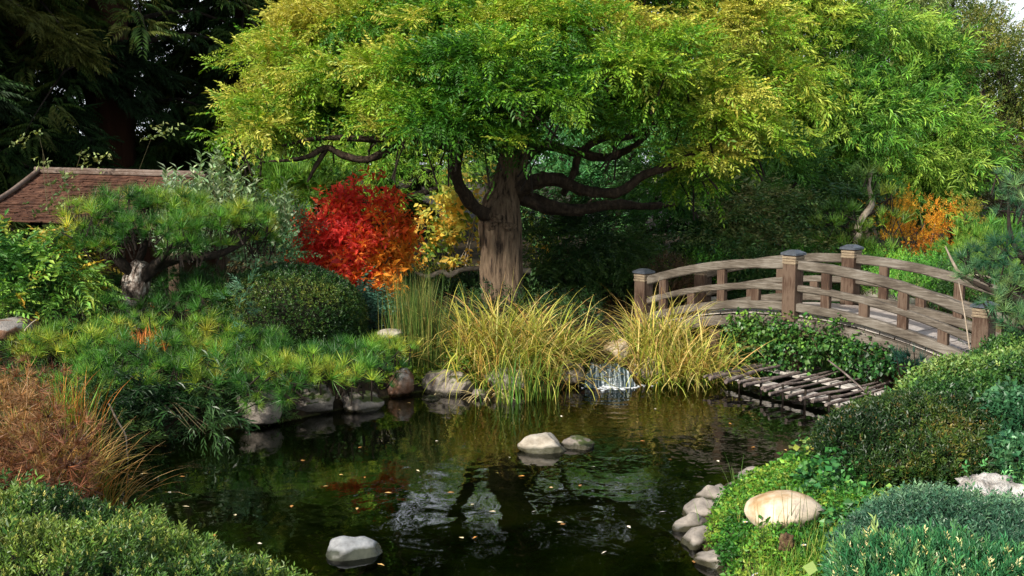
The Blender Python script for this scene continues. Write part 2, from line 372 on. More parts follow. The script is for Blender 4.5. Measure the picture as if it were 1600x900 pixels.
bm = bmesh.new(); vsb = [bm.verts.new((x, y, 0)) for x, y in edge]; bm.faces.new(vsb); bmesh.ops.triangulate(bm, faces=bm.faces[:]); bm.normal_update(); bm.faces.ensure_lookup_table()
if bm.faces[0].normal.z < 0: bmesh.ops.reverse_faces(bm, faces=bm.faces[:])
me = bpy.data.meshes.new('pond_water'); bm.to_mesh(me); bm.free(); me.materials.append(m)
ow = bpy.data.objects.new('pond_water', me); SC.collection.objects.link(ow); tag(ow, kind='structure')

# ------------------------------------------------------------------ foliage tools
def pad(px, py, Y, rx, ry, dep): s = Y / F; return (P(px, py, Y), np.array([rx * s, dep, ry * s]))
def clumps(pads, dens, shell=(.72, 1.0), top=-.25, size=.3, lump=.12):
    """points on the outer shell of each ellipsoid; returns points, outward dirs"""
    A = np.array([r[0] * r[2] + r[0] * r[1] + r[1] * r[2] for _, r in pads]); n = np.maximum(3, (A * dens)).astype(int)
    out, dirs = [], []
    for (c, r), k in zip(pads, n):
        d = randdir(k * 3); d = d[d[:, 2] > top][:k]
        rad = rng.uniform(shell[0], shell[1], len(d))[:, None] * (1 + lump * sn(d * 1.0 + c, .9, 2))[:, None]
        out.append(c + d * r * rad); dirs.append(norm(d / r))
    return np.concatenate(out), np.concatenate(dirs)
def foliage(mb, pads, T, cols, clump_dens, per, crad, size, outward=.8, upw=.5, droop=0, top=-.3, shell=(.7, 1), var=.16,
            tfreq=.5, tspread=.2, bright=.18, seed=1, roll=.5, flat=.5, jitter=.6, tbias=None, gap=None, hvar=.25):
    cp, cd = clumps(pads, clump_dens, shell, top)
    if gap is not None:
        g = sn(cp, gap[0], seed + 3); k = g > gap[1]; cp, cd = cp[k], cd[k]
    n = len(cp) * per
    off = rng.normal(0, crad, (n, 3)) * np.array([1, 1, flat]); base = np.repeat(cp, per, 0); pos = base + off
    d = np.repeat(cd, per, 0) * outward + norm(off) * .5 + UP * upw + rng.normal(0, jitter, (n, 3)); d[:, 2] -= droop
    t = .5 + .35 * sn(base, tfreq, seed) + (tbias(pos) if tbias else 0)
    ct = np.repeat(rng.normal(0, .12, len(cp)), per)
    col = pal(cols, n, t + ct, tspread, bright)
    sc = size * np.exp(rng.normal(0, hvar, n))
    R = frames(d, UP + rng.normal(0, .15, (n, 3)), rng.normal(0, roll, n))
    scatter(mb, T[0], T[1], pos, R, sc, col, (T[2], var))
def stems(mb, base, pads, n, r0, seg=5, wob=.1, seed=0):
    for k in range(n):
        c, r = pads[rng.integers(len(pads))]; d = rng.normal(0, .4, 3); e = c + d * r
        m_ = (base + e) / 2 + rng.normal(0, wob, 3) * np.linalg.norm(e - base); m_[2] = max(m_[2], base[2])
        b = base + np.array([rng.normal(0, r0 * 3), rng.normal(0, r0 * 3), -.05])
        tube(mb, [b, m_, e], [r0, r0 * .7, r0 * .25], seg, k=3, cap=False)
def base_at(x, y, dz=0): return np.array([x, y, g1(x, y) + dz])

def shrub(name, label, cat, pads, base, T, cols, cd, per, crad, size, mat=M_LEAF, stem_r=.015, nst=10, stem_mat=M_GTWIG, group=None, **kw):
    root = empty(name, base, label, cat, group)
    f = MB(); foliage(f, pads, T, cols, cd, per, crad, size, **kw); f.build('foliage', mat, root)
    if nst:
        s = MB(); stems(s, np.array(base), pads, nst, stem_r); s.build('stems', stem_mat, root, smooth=True)
    return root

def blades(mb, base, az, length, lean, bend, width, col, seg=5, tipcol=None):
    n = len(base); t = np.linspace(0, 1, seg + 1); dt = length / seg
    p = base.copy(); h = np.column_stack([np.cos(az), np.sin(az), np.zeros(n)]); side = np.column_stack([-np.sin(az), np.cos(az), np.zeros(n)])
    tw = rng.uniform(-1.2, 1.2, n)[:, None]; side = side * np.cos(tw) + h * np.sin(tw)
    V = np.zeros((n, seg + 1, 2, 3)); C = np.zeros((n, seg + 1, 2, 3))
    for i in range(seg + 1):
        w = (width * (1 - t[i] ** 2.2) * .5 + 2e-4)[:, None]
        V[:, i, 0] = p - side * w; V[:, i, 1] = p + side * w
        cc = col if tipcol is None else col * (1 - t[i] ** 1.5) + tipcol * t[i] ** 1.5
        C[:, i, 0] = cc; C[:, i, 1] = cc
        ph = lean + bend * t[i] ** 1.4
        p = p + (h * np.sin(ph)[:, None] + UP * np.cos(ph)[:, None]) * dt[:, None]
    m_ = (seg + 1) * 2; i = np.arange(seg)[None] * 2; b = (np.arange(n) * m_)[:, None]
    Fq = np.stack([b + i, b + i + 1, b + i + 3, b + i + 2], -1).reshape(-1, 4)
    mb.add(V.reshape(-1, 3), Fq, C.reshape(-1, 3))

# ---- rocks
_ico = None
def rock_v(c, r, seed, rough=.10, cuts=7, yaw=0, sub=4, tilt=0, freq=.7):
    global _ico
    if _ico is None or _ico[0] != sub:
        bm = bmesh.new(); bmesh.ops.create_icosphere(bm, subdivisions=sub, radius=1)
        _ico = (sub, np.array([v.co[:] for v in bm.verts]), np.array([[v.index for v in f.verts] for f in bm.faces])); bm.free()
    v = _ico[1].copy(); rg = np.random.default_rng(seed)
    for k in range(cuts):
        nrm = rg.normal(size=3); nrm /= np.linalg.norm(nrm); d = rg.uniform(.55, .88); s = v @ nrm
        k_ = s > d; v[k_] -= ((s[k_] - d) * .88)[:, None] * nrm
    v = v * (1 + rough * fbm(_ico[1] + seed * 1.7, freq, seed % 9, 5))[:, None]
    v = v * np.array(r); ca, sa = math.cos(yaw), math.sin(yaw); ct, st = math.cos(tilt), math.sin(tilt)
    v = v @ np.array([[ct, 0, -st], [0, 1, 0], [st, 0, ct]]).T; v = v @ np.array([[ca, -sa, 0], [sa, ca, 0], [0, 0, 1]]).T
    return v + np.array(c), _ico[2]
def rock(label, c, r, seed, mat, group=None, name='rock', cat='rock', **kw):
    m_ = MB(); V, Fc = rock_v(c, r, seed, **kw); m_.add(V, Fc); return tag(m_.build(name, mat, None, True, loc=c), label, cat, group)
M_RGREY = noisemat('grey_rock', [(.07, .06, .05), (.26, .225, .19), (.44, .39, .32)], 5, .85, .9, 14, bdist=.04, moss=((.06, .08, .02), .72), wet=.035)
M_RBRN = noisemat('red_brown_rock', [(.07, .035, .02), (.18, .09, .05), (.30, .24, .19)], 4, .85, .8, 14, bdist=.03, moss=((.24, .22, .2), .72), wet=.035)
M_RPALE = noisemat('pale_river_stone', [(.16, .13, .09), (.40, .36, .29), (.55, .51, .43)], 5, .75, .8, 18, (1, 1, 2.0), bdist=.02, wet=.045)
M_RSMO = noisemat('smooth_grey_stone', [(.12, .12, .12), (.30, .31, .31), (.46, .47, .47)], 7, .6, .6, 26, bdist=.012, wet=.05)
M_RTAN = noisemat('tan_boulder', [(.20, .09, .035), (.40, .27, .14), (.62, .52, .38), (.30, .26, .21)], 3.0, .75, .35, 18, (1, 1, 1.0), bdist=.01, stops=[.3, .42, .55, .68])
M_RWHT = noisemat('white_crusty_rock', [(.12, .10, .08), (.45, .42, .38), (.74, .72, .68)], 9, .9, 1.0, 22, bdist=.04, stops=[.34, .46, .6])
M_RPINK = noisemat('pinkish_grey_stone', [(.09, .08, .07), (.27, .24, .205), (.42, .36, .31)], 6, .8, .5, 18, bdist=.015, moss=((.10, .09, .03), .86), wet=.04)
# ------------------------------------------------------------------ arched footbridge
BY = -.84; BA = np.array([math.cos(BY), math.sin(BY), 0]); BB = np.array([-math.sin(BY), math.cos(BY), 0]); BC = np.array([3.33, 12.28, 0]); BL, BWD = 2.06, 1.1
RB = np.stack([BA, BB, UP], 1)
def woodmat(name, cols, rot=-BY, rough=.75, bump=.5, axis=0):
    m, t, o = newmat(name); tc = N(t, 'ShaderNodeTexCoord'); m1 = N(t, 'ShaderNodeMapping'); m1.inputs['Rotation'].default_value = (0, 0, rot)
    m2 = N(t, 'ShaderNodeMapping'); m2.inputs['Scale'].default_value = tuple(.07 if i == axis else 1 for i in range(3))
    t.links.new(tc.outputs['Object'], m1.inputs[0]); t.links.new(m1.outputs[0], m2.inputs[0])
    n = N(t, 'ShaderNodeTexNoise', i_Scale=75, i_Detail=8, i_Roughness=.75); n2 = N(t, 'ShaderNodeTexNoise', i_Scale=3.2, i_Detail=5)
    t.links.new(m2.outputs[0], n.inputs[0]); t.links.new(tc.outputs['Object'], n2.inputs[0])
    ad = N(t, 'ShaderNodeMath', operation='MULTIPLY_ADD', i_1=.6); t.links.new(n2.outputs[0], ad.inputs[0]); t.links.new(n.outputs[0], ad.inputs[2])
    c = ramp(t, ad.outputs[0], cols, [.55, .74, .86, 1.0][:len(cols)])
    p = N(t, 'ShaderNodeBsdfPrincipled', i_Roughness=rough); p.inputs['Specular IOR Level'].default_value = .25; t.links.new(c, p.inputs['Base Color'])
    b = N(t, 'ShaderNodeBump', i_Strength=bump, i_Distance=.008); t.links.new(n.outputs[0], b.inputs['Height']); t.links.new(b.outputs[0], p.inputs['Normal']); t.links.new(p.outputs[0], o.inputs[0]); return m
M_WRAIL = woodmat('weathered_rail_wood', [(.028, .022, .016), (.08, .065, .049), (.135, .116, .092), (.21, .19, .16)])
M_WPOST = woodmat('brown_post_wood', [(.018, .010, .006), (.058, .032, .020), (.11, .075, .052)], axis=2)
M_WDECK = woodmat('grey_deck_wood', [(.16, .13, .11), (.30, .26, .23), (.42, .38, .34)], axis=1)
M_CAP = noisemat('lead_post_cap', [(.07, .08, .10), (.16, .18, .21)], 20, .45, .2); M_CAP.node_tree.nodes['Principled BSDF'].inputs['Metallic'].default_value = .6
M_ROPE = noisemat('rope_binding', [(.16, .12, .08), (.38, .30, .2)], 30, .9, .8, 60, (1, 1, 4))
def arch(s): return -.345 * (s / BL) ** 2
def bp_(s, w, z): return BC + BA * s + BB * w + UP * (z + arch(s))
def beam(mb, s0, s1, w, z, hw, hh, n=16, bev=.012, wob=0):
    s = np.linspace(s0, s1, n); sec = np.array([(-hw + bev, -hh), (hw - bev, -hh), (hw, -hh + bev), (hw, hh - bev), (hw - bev, hh), (-hw + bev, hh), (-hw, hh - bev), (-hw, -hh + bev)])
    V = []
    for k, x in enumerate(s):
        g = -2 * .345 * x / BL ** 2; nrm = np.array([-g, 1]) / math.hypot(g, 1); c = bp_(x, w, z)
        for a_, b_ in sec: V.append(c + BB * (a_ + wob * math.sin(k * 1.3)) + (BA * nrm[0] + UP * nrm[1]) * (b_ * (1 + .04 * math.sin(k * 2.1 + a_ * 60))))
    i = np.arange(n - 1)[:, None] * 8; j = np.arange(8)[None]; j2 = (j + 1) % 8
    base = mb.n; mb.add(V, np.stack([i + j, i + j2, i + 8 + j2, i + 8 + j], -1).reshape(-1, 4))
    mb.add(V[:8], [list(range(8))[::-1]]); mb.add(V[-8:], [list(range(8))])
bridge = empty('arched_footbridge', bp_(0, 0, .35), 'weathered wooden arched footbridge with low railings over the pond channel', 'bridge')
ZT = 1.335
def bpost(s, w):
    m_ = MB(); top = ZT - .045; bot = .60 if s == 0 else .50; c = bp_(s, w, 0)
    box(m_, c + UP * (top + bot) / 2, (.078, .078, (top - bot) / 2), RB, .010); p_ = m_.build('post', M_WPOST, bridge)
    m_ = MB()
    for k in range(3): box(m_, c + UP * (top - .025 - .028 * k), (.084 - .003 * (k == 1), .084 - .003 * (k == 1), .012), RB, .006)
    m_.build('rope_band', M_ROPE, p_)
    m_ = MB(); h = .094; b0 = [c + BA * x + BB * y + UP * top for x, y in ((-h, -h), (h, -h), (h, h), (-h, h))]; b1 = [v + UP * .022 for v in b0]; b2 = [c + (v - c) * np.array([.45, .45, 1]) + UP * .04 for v in b0]
    b2 = [c + BA * x * .42 + BB * y * .42 + UP * (top + .052) for x, y in ((-h, -h), (h, -h), (h, h), (-h, h))]
    m_.add(b0 + b1 + b2, [[3, 2, 1, 0], [0, 1, 5, 4], [1, 2, 6, 5], [2, 3, 7, 6], [3, 0, 4, 7], [4, 5, 9, 8], [5, 6, 10, 9], [6, 7, 11, 10], [7, 4, 8, 11], [8, 9, 10, 11]])
    m_.build('cap', M_CAP, p_)
for w in (-BWD / 2, BWD / 2):
    for s in (-BL, 0, BL): bpost(s, w)
    for s0, s1 in ((-BL + .08, -.08), (.08, BL - .08)):
        for nm, z, hh, hw in (('top_rail', 1.185, .050, .034), ('middle_rail', .945, .036, .032), ('bottom_rail', .745, .046, .045)):
            m_ = MB(); beam(m_, s0 - .01, s1 + .01, w, z, hw, hh, wob=.002); m_.build(nm, M_WRAIL, bridge)
        full = w > 0
        for k, f_ in enumerate((.12, .34, .56, .80)):
            s = s0 + (s1 - s0) * f_; z1 = 1.14 if k in (0, 2) else .915
            if s0 > 0: s = s0 + (s1 - s0) * (.17, .40, .62, .84)[k]
            m_ = MB(); box(m_, bp_(s, w + (.0 if w > 0 else 0), (z1 + .79) / 2), (.05, .026, (z1 - .79) / 2 + .012), RB, .006); m_.build('baluster', M_WPOST, bridge)
m_ = MB()
for k in range(27):
    s = -BL - .12 + k * .163; g = -2 * .345 * s / BL ** 2; n_ = norm(np.array([-g, 0, 1])); ax = BA * n_[2] - UP * n_[0] * 1.0; ax = norm(BA + UP * g); nn = np.cross(ax, BB)
    box(m_, bp_(s, rng.normal(0, .006), .664 + rng.normal(0, .0015)), (.078, BWD / 2 - .03, .017), np.stack([ax, BB, nn], 1), .004)
m_.build('deck', M_WDECK, bridge)
for w in (-BWD / 2 - .0, BWD / 2):
    m_ = MB(); beam(m_, -BL, BL, w * .96, .575, .06, .058, 26); m_.build('side_beam', M_WRAIL, bridge)
for s, w in ((.02, -BWD / 2 + .02), (.02, BWD / 2 - .02), (1.0, -.4), (1.0, .4), (-1.05, -.45), (-1.05, .45)):
    m_ = MB(); c = bp_(s, w, 0); tube(m_, [c + UP * .48 - UP * arch(s) * 0, c * np.array([1, 1, 0]) - UP * .42], [.085, .10], 12, .08, k=1, smooth=False); m_.build('pile', M_WPOST, bridge, True)

# ------------------------------------------------------------------ raft of branches lashed over two planks
raft = empty('branch_grating', WP(1240, 610, .12), 'low grating of grey branches lashed across two planks beside the footbridge', 'grating')
M_PLK = woodmat('grey_plank', [(.16, .14, .12), (.36, .33, .29), (.5, .47, .43)], rot=.95); M_LOG = noisemat('grey_branch_bark', [(.05, .04, .035), (.16, .125, .11), (.30, .26, .23)], 14, .9, .9, 40, bdist=.01)
zr = .115; n0, n1_ = WP(1112, 585, zr), WP(1395, 655, zr); off = WP(1290, 583, zr) - WP(1185, 606, zr)
def plank(a_, b_, z):
    m_ = MB(); d = b_ - a_; L_ = np.linalg.norm(d); d /= L_; box(m_, (a_ + b_) / 2 + UP * z, (L_ / 2, .085, .016), np.stack([d, np.cross(UP, d), UP], 1), .004); m_.build('plank', M_PLK, raft)
plank(n0 + off * .22, n1_ + off * .22, -.035); plank(n0 + off * .80, n1_ + off * .80, -.04)
for k in range(17):
    f_ = k / 16; a_ = n0 + (n1_ - n0) * f_ + rng.normal(0, .02, 3) * [1, 1, .2]; b_ = a_ + off * rng.uniform(.95, 1.2) + rng.normal(0, .05, 3) * [1, 1, .25]
    a_ = a_ - off * rng.uniform(.0, .16)
    mid = (a_ + b_) / 2 + rng.normal(0, .015, 3); r_ = rng.uniform(.012, .021); m_ = MB(); tube(m_, [a_, (a_ + mid) / 2 + rng.normal(0, .008, 3), mid, b_], [r_ * 1.15, r_ * .75], 9, .22, k=4, seed=k); m_.build('branch', M_LOG, raft, True)
for k in range(7):
    c = n0 + (n1_ - n0) * (.12 + .13 * k) + off * .14; m_ = MB(); tube(m_, [c + UP * .03, c - UP * .5 + rng.normal(0, .01, 3)], [.012, .012], 6, 0, k=1); m_.build('stake', M_DBARK, raft)

# ------------------------------------------------------------------ shingled pavilion
R0, R1 = P(63, 271, 15.9), P(318, 278, 15.4); E0, E1 = P(-62, 341, 14.3), P(290, 361, 13.8)
pav = empty('garden_pavilion', np.array([(R0[0] + R1[0]) / 2, 15.5, g1((R0[0] + R1[0]) / 2, 15.5)]), 'low garden pavilion with brown shingled roof behind the clipped pine', 'pavilion')
M_SHG = noisemat('cedar_shingle', [(.022, .010, .006), (.075, .032, .018), (.16, .08, .048)], 9, .9, .7, 26, bdist=.01); M_RDG = woodmat('ridge_wood', [(.05, .03, .022), (.11, .075, .055), (.18, .14, .115)], rot=0)
B0, B1 = R0 + (R0 - E0) * [-.2, 1, -1] , R1 + (R1 - E1) * [-.2, 1, -1]
B0 = np.array([E0[0], 2 * R0[1] - E0[1], E0[2]]); B1 = np.array([E1[0], 2 * R1[1] - E1[1], E1[2]])

m_ = MB()
def slope(r0, r1, e0, e1, rows, wsh):
    for k in range(rows):
        for sgn in (0,):
            t0, t1 = k / rows, (k + 1.35) / rows; sag = lambda t: -.10 * math.sin(math.pi * min(t, 1)) * .9
            a0, a1 = r0 + (e0 - r0) * t0, r1 + (e1 - r1) * t0; b0, b1 = r0 + (e0 - r0) * t1, r1 + (e1 - r1) * t1
            a0 = a0 + UP * sag(t0); a1 = a1 + UP * sag(t0); b0 = b0 + UP * sag(t1); b1 = b1 + UP * sag(t1)
            L_ = np.linalg.norm(b1 - b0); c_ = max(1, int(L_ / wsh)); cuts = np.clip((np.arange(c_ + 1) + rng.uniform(-.3, .3, c_ + 1)) / c_, 0, 1); cuts[0] = 0; cuts[-1] = 1
            for q in range(c_):
                u0, u1 = cuts[q], cuts[q + 1]
                if u1 <= u0: continue
                lo = rng.uniform(-.006, .01); le = rng.uniform(-.015, .035)
                p_ = [a0 + (a1 - a0) * u0, a0 + (a1 - a0) * u1, b0 + (b1 - b0) * u1, b0 + (b1 - b0) * u0]; dd = norm((b0 - a0)) * le
                p_[2] = p_[2] + dd; p_[3] = p_[3] + dd; nn = norm(np.cross(p_[1] - p_[0], p_[3] - p_[0])); nn = nn if nn[2] > 0 else -nn
                lift = [.0, .0, .014 + lo, .014 + lo]; topv = [p_[i] + nn * (lift[i] + .009 + rng.uniform(0, .004)) for i in range(4)]; botv = [p_[i] + nn * lift[i] for i in range(4)]
                m_.add(topv + botv, [[0, 3, 2, 1], [4, 5, 6, 7], [3, 7, 6, 2], [0, 4, 7, 3], [1, 2, 6, 5], [0, 1, 5, 4]])
slope(R0, R1, E0, E1, 26, .13); slope(R0, R1, B0, B1, 26, .13); slope(R0, R0 + [.01, 0, 0], E0, B0, 26, .13)
roof = m_.build('roof', M_SHG, pav)
m_ = MB(); d = norm(R1 - R0); Lr = np.linalg.norm(R1 - R0); box(m_, (R0 + R1) / 2 + UP * .03, (Lr / 2 + .05, .05, .022), np.stack([d, np.cross(UP, d), UP], 1), .01)
tube(m_, [R0 - d * .08 + UP * .065, R1 + UP * .065], [.026, .026], 10, k=1); m_.build('ridge_cap', M_RDG, roof, True)
m_ = MB()
for A_, B_ in ((R0, E0), (R0, B0)): tube(m_, [A_ + UP * .06, A_ + (B_ - A_) * .5 - UP * .03, B_ + UP * .04], [.035, .035], 8, k=4)
m_.build('hip_cap', M_RDG, roof, True)
for x, y in ((-5.9, 14.7), (-4.2, 14.3), (-5.9, 16.8), (-4.2, 16.6)):
    m_ = MB(); g_ = g1(x, y); box(m_, np.array([x, y, (g_ + 1.55) / 2]), (.07, .07, (1.55 - g_) / 2 + .05), None, .01); m_.build('post', M_WPOST, pav)
m_ = MB(); box(m_, np.array([-5.1, 16.6, .95]), (.9, .05, .65), None, .01); m_.build('wall', M_RBARK, pav)

# ------------------------------------------------------------------ rocks
def Yr(row, z=0): return (CH - z) * F / (row - HOR)
def rk(label, px, py, w, h, base, dep, seed, mat, group=None, z=0, name='rock', **kw):
    Y = Yr(base, z) + dep * .3; s = Y / F
    return rock(label, P(px, py, Y), (w / 2 * s, dep, h / 2 * s), seed, mat, group, name, **kw)
GB = 'rocks along the far pond bank'
rk('dark grey rock under the hanging pine needles, leftmost on the far bank', 402, 640, 88, 74, 668, .25, 1, M_RGREY, GB)
rk('wide brown-grey rock below the low pine mat', 488, 628, 92, 58, 652, .25, 2, M_RGREY, GB)
rk('small dark rock between the wide rock and the red-brown rock', 566, 630, 64, 42, 645, .2, 3, M_RGREY, GB)
rk('upright red-brown rock with grey top at the edge of the pine mat', 622, 598, 54, 56, 622, .18, 4, M_RBRN, GB)
rk('broad angular grey rock on the bank left of the tall grass', 702, 600, 98, 50, 618, .25, 15, M_RGREY, GB, cuts=11)
rk('little mossy stone at the foot of the broad angular rock', 672, 624, 34, 16, 628, .08, 6, M_RGREY, GB, sub=3)
rk('little round stone beside the hanging grass blades', 748, 618, 26, 22, 626, .08, 7, M_RGREY, GB, sub=3)
rk('grey rock hidden behind the hanging grass blades', 790, 596, 70, 44, 616, .2, 8, M_RGREY, GB)
rk('dark rock at the left side of the small waterfall', 888, 585, 54, 50, 606, .2, 9, M_RGREY, GB)
rk('round tan boulder above the right side of the waterfall', 965, 551, 48, 44, 592, .17, 10, M_RTAN, GB, cuts=3)
rk('grey-brown stone under the right grass clump', 1082, 576, 56, 34, 592, .14, 11, M_RGREY, GB)
rk('dark ledge stone behind the waterfall', 915, 562, 80, 30, 588, .2, 31, M_RGREY, GB)
rk('flat dark stone under the right grass clump by the waterfall', 1012, 578, 80, 42, 598, .18, 32, M_RGREY, GB)
rk('pale stone top behind the reeds', 612, 524, 46, 22, 605, .2, 12, M_RPALE)
rk('large pale rock behind the right half of the bridge', 1386, 468, 96, 46, 520, .4, 13, M_RPALE, 'pale rocks behind the bridge')
rk('low pale rock behind the left half of the bridge', 1118, 474, 54, 22, 530, .2, 14, M_RPALE, 'pale rocks behind the bridge')
rk('rusty brown rock at the far left below the leafy shrub', 14, 514, 84, 40, 640, .3, 16, M_RBRN)
rk('pale oval stone in the middle of the pond', 849, 699, 84, 46, 712, .13, 17, M_RPALE, 'stones rising from the pond', name='pond_stone', cuts=6, rough=.12, tilt=.08)
rk('flat rough grey stone just right of the pale oval stone', 905, 697, 60, 34, 707, .12, 18, M_RGREY, 'stones rising from the pond', name='pond_stone', yaw=-.1)
rk('smooth grey boulder alone in the near water', 553, 866, 88, 58, 885, .15, 19, M_RSMO, 'stones rising from the pond', name='pond_stone', cuts=4, rough=.09, tilt=-.12)
GR = 'stones rimming the near right bank'
for lab, px, py, w, h, b, sd_, mt in (('pale rim stone farthest up the near right bank', 1183, 754, 56, 30, 768, 21, M_RPINK), ('small rim stone below the farthest pale one', 1152, 767, 36, 22, 776, 22, M_RPINK),
        ('long pinkish rim stone with blades of grass behind', 1120, 780, 48, 34, 796, 23, M_RPINK), ('steep dark-backed rim stone facing the water', 1097, 803, 42, 46, 822, 24, M_RPINK),
        ('narrow rim stone between the dark-backed and the grey-topped ones', 1084, 828, 26, 36, 844, 25, M_RPINK), ('grey-topped rim stone overhanging the water', 1095, 850, 46, 38, 868, 26, M_RPINK),
        ('small dark stone tucked behind the grey-topped rim stone', 1118, 852, 26, 24, 866, 27, M_RGREY), ('upright rim stone at the bottom edge of the photo', 1112, 884, 34, 42, 904, 28, M_RPINK), ('rounded light stone right of the upright one', 1137, 895, 34, 26, 908, 29, M_RSMO)):
    rk(lab, px, py, w * 1.3, h * 1.5, b, .13, sd_, mt, GR, sub=3, cuts=9, rough=.16, yaw=sd_ * .7)
rk('smooth tan and cream boulder lying in the ground cover', 1224, 798, 122, 58, 836, .2, 30, M_RTAN, None, z=.27, cuts=2, rough=.05, name='boulder', tilt=.06)
rk('white crusty rock beside the blue-green juniper', 1545, 775, 136, 66, 810, .2, 33, M_RWHT, None, z=.33, rough=.22, freq=1.3, name='boulder')
# ------------------------------------------------------------------ waterfall
m, t, o = newmat('falling_water'); tc = N(t, 'ShaderNodeTexCoord'); mp = N(t, 'ShaderNodeMapping'); mp.inputs['Scale'].default_value = (1, .06, .05); t.links.new(tc.outputs['Object'], mp.inputs[0])
nn_ = N(t, 'ShaderNodeTexNoise', i_Scale=55, i_Detail=6, i_Roughness=.7); t.links.new(mp.outputs[0], nn_.inputs[0]); cc = ramp(t, nn_.outputs[0], [(.015, .028, .03), (.07, .11, .12), (.75, .82, .85)], [.44, .55, .68])
p = N(t, 'ShaderNodeBsdfPrincipled', i_Roughness=.15); t.links.new(cc, p.inputs['Base Color']); b = N(t, 'ShaderNodeBump', i_Strength=.7, i_Distance=.02); t.links.new(nn_.outputs[0], b.inputs['Height']); t.links.new(b.outputs[0], p.inputs['Normal']); t.links.new(p.outputs[0], o.inputs[0])
V = []; nu, nv = 40, 20
pl, pr = WP(922, 568, .20), WP(966, 568, .20)
for j in range(nv):
    v = j / (nv - 1)
    for i in range(nu):
        u = i / (nu - 1); c = pl + (pr - pl) * (u * (1 + .9 * v ** 1.5) - .35 * v ** 1.5 + .05 * math.sin(v * 7 + u * 4))
        y = (-.24 - .05 * math.sin(u * 9 + 1)) * v ** .8; z = .0 - .20 * v ** 1.9
        V.append(c + np.array([0.02 * v, y, z]) + np.array([0, .006 * math.sin(u * 37 + v * 2) + .004 * math.sin(u * 71 + v * 3), .008 * math.sin(u * 13 + 1) + .004 * math.sin(u * 41 + v * 5)]))
i, j = np.meshgrid(np.arange(nu - 1), np.arange(nv - 1)); a = (j * nu + i).ravel()
m_ = MB(); m_.add(V, np.column_stack([a, a + 1, a + nu + 1, a + nu])); tag(m_.build('waterfall', m, None, True, loc=pl), kind='structure')
M_FOAM = noisemat('foam', [(.55, .6, .62), (.85, .88, .9)], 30, .4, .5)
m_ = MB()
for k in range(380):
    c = WP(rng.normal(955, 20), rng.normal(602, 2.5), .004); r_ = rng.uniform(.005, .018); V, Fc = rock_v(c, (r_ * 1.6, r_, r_ * .35), 50 + k % 9, .2, 2, sub=1); m_.add(V, Fc)
tag(m_.build('foam', M_FOAM), kind='stuff')

# ------------------------------------------------------------------ the big tree in the middle
Y0 = 14.5
big = empty('broad_crowned_tree', base_at(P(785, 480, Y0)[0], Y0), 'big spreading tree with yellow-green crown and thick furrowed trunk above the grasses', 'tree')
m_ = MB(); bx = P(785, 480, Y0)[0]
tp = [P(786, 515, Y0), P(786, 480, Y0), P(784, 430, Y0), P(783, 380, Y0), P(781, 345, Y0), P(783, 325, Y0), P(790, 300, Y0 + .03), P(800, 262, Y0 + .05), P(806, 225, Y0), P(818, 190, Y0 + .1), P(845, 150, Y0), P(860, 90, Y0 + .2), P(850, 20, Y0 + .3)]
tr_ = [.30, .265, .25, .245, .25, .225, .18, .165, .15, .13, .11, .08, .04]
tube(m_, tp, tr_, 110, .13, k=12, seed=2)
for sx, sy, r_, sd_ in ((794, 354, .075, 1), (768, 352, .07, 2), (780, 342, .08, 3)):
    V, Fc = rock_v(P(sx, sy, Y0 - .20), (r_ * 1.25, r_, r_ * .8), sd_ + 60, .25, 2, freq=1.6); m_.add(V, Fc)
trunk = m_.build('trunk', M_BARK, big, True)
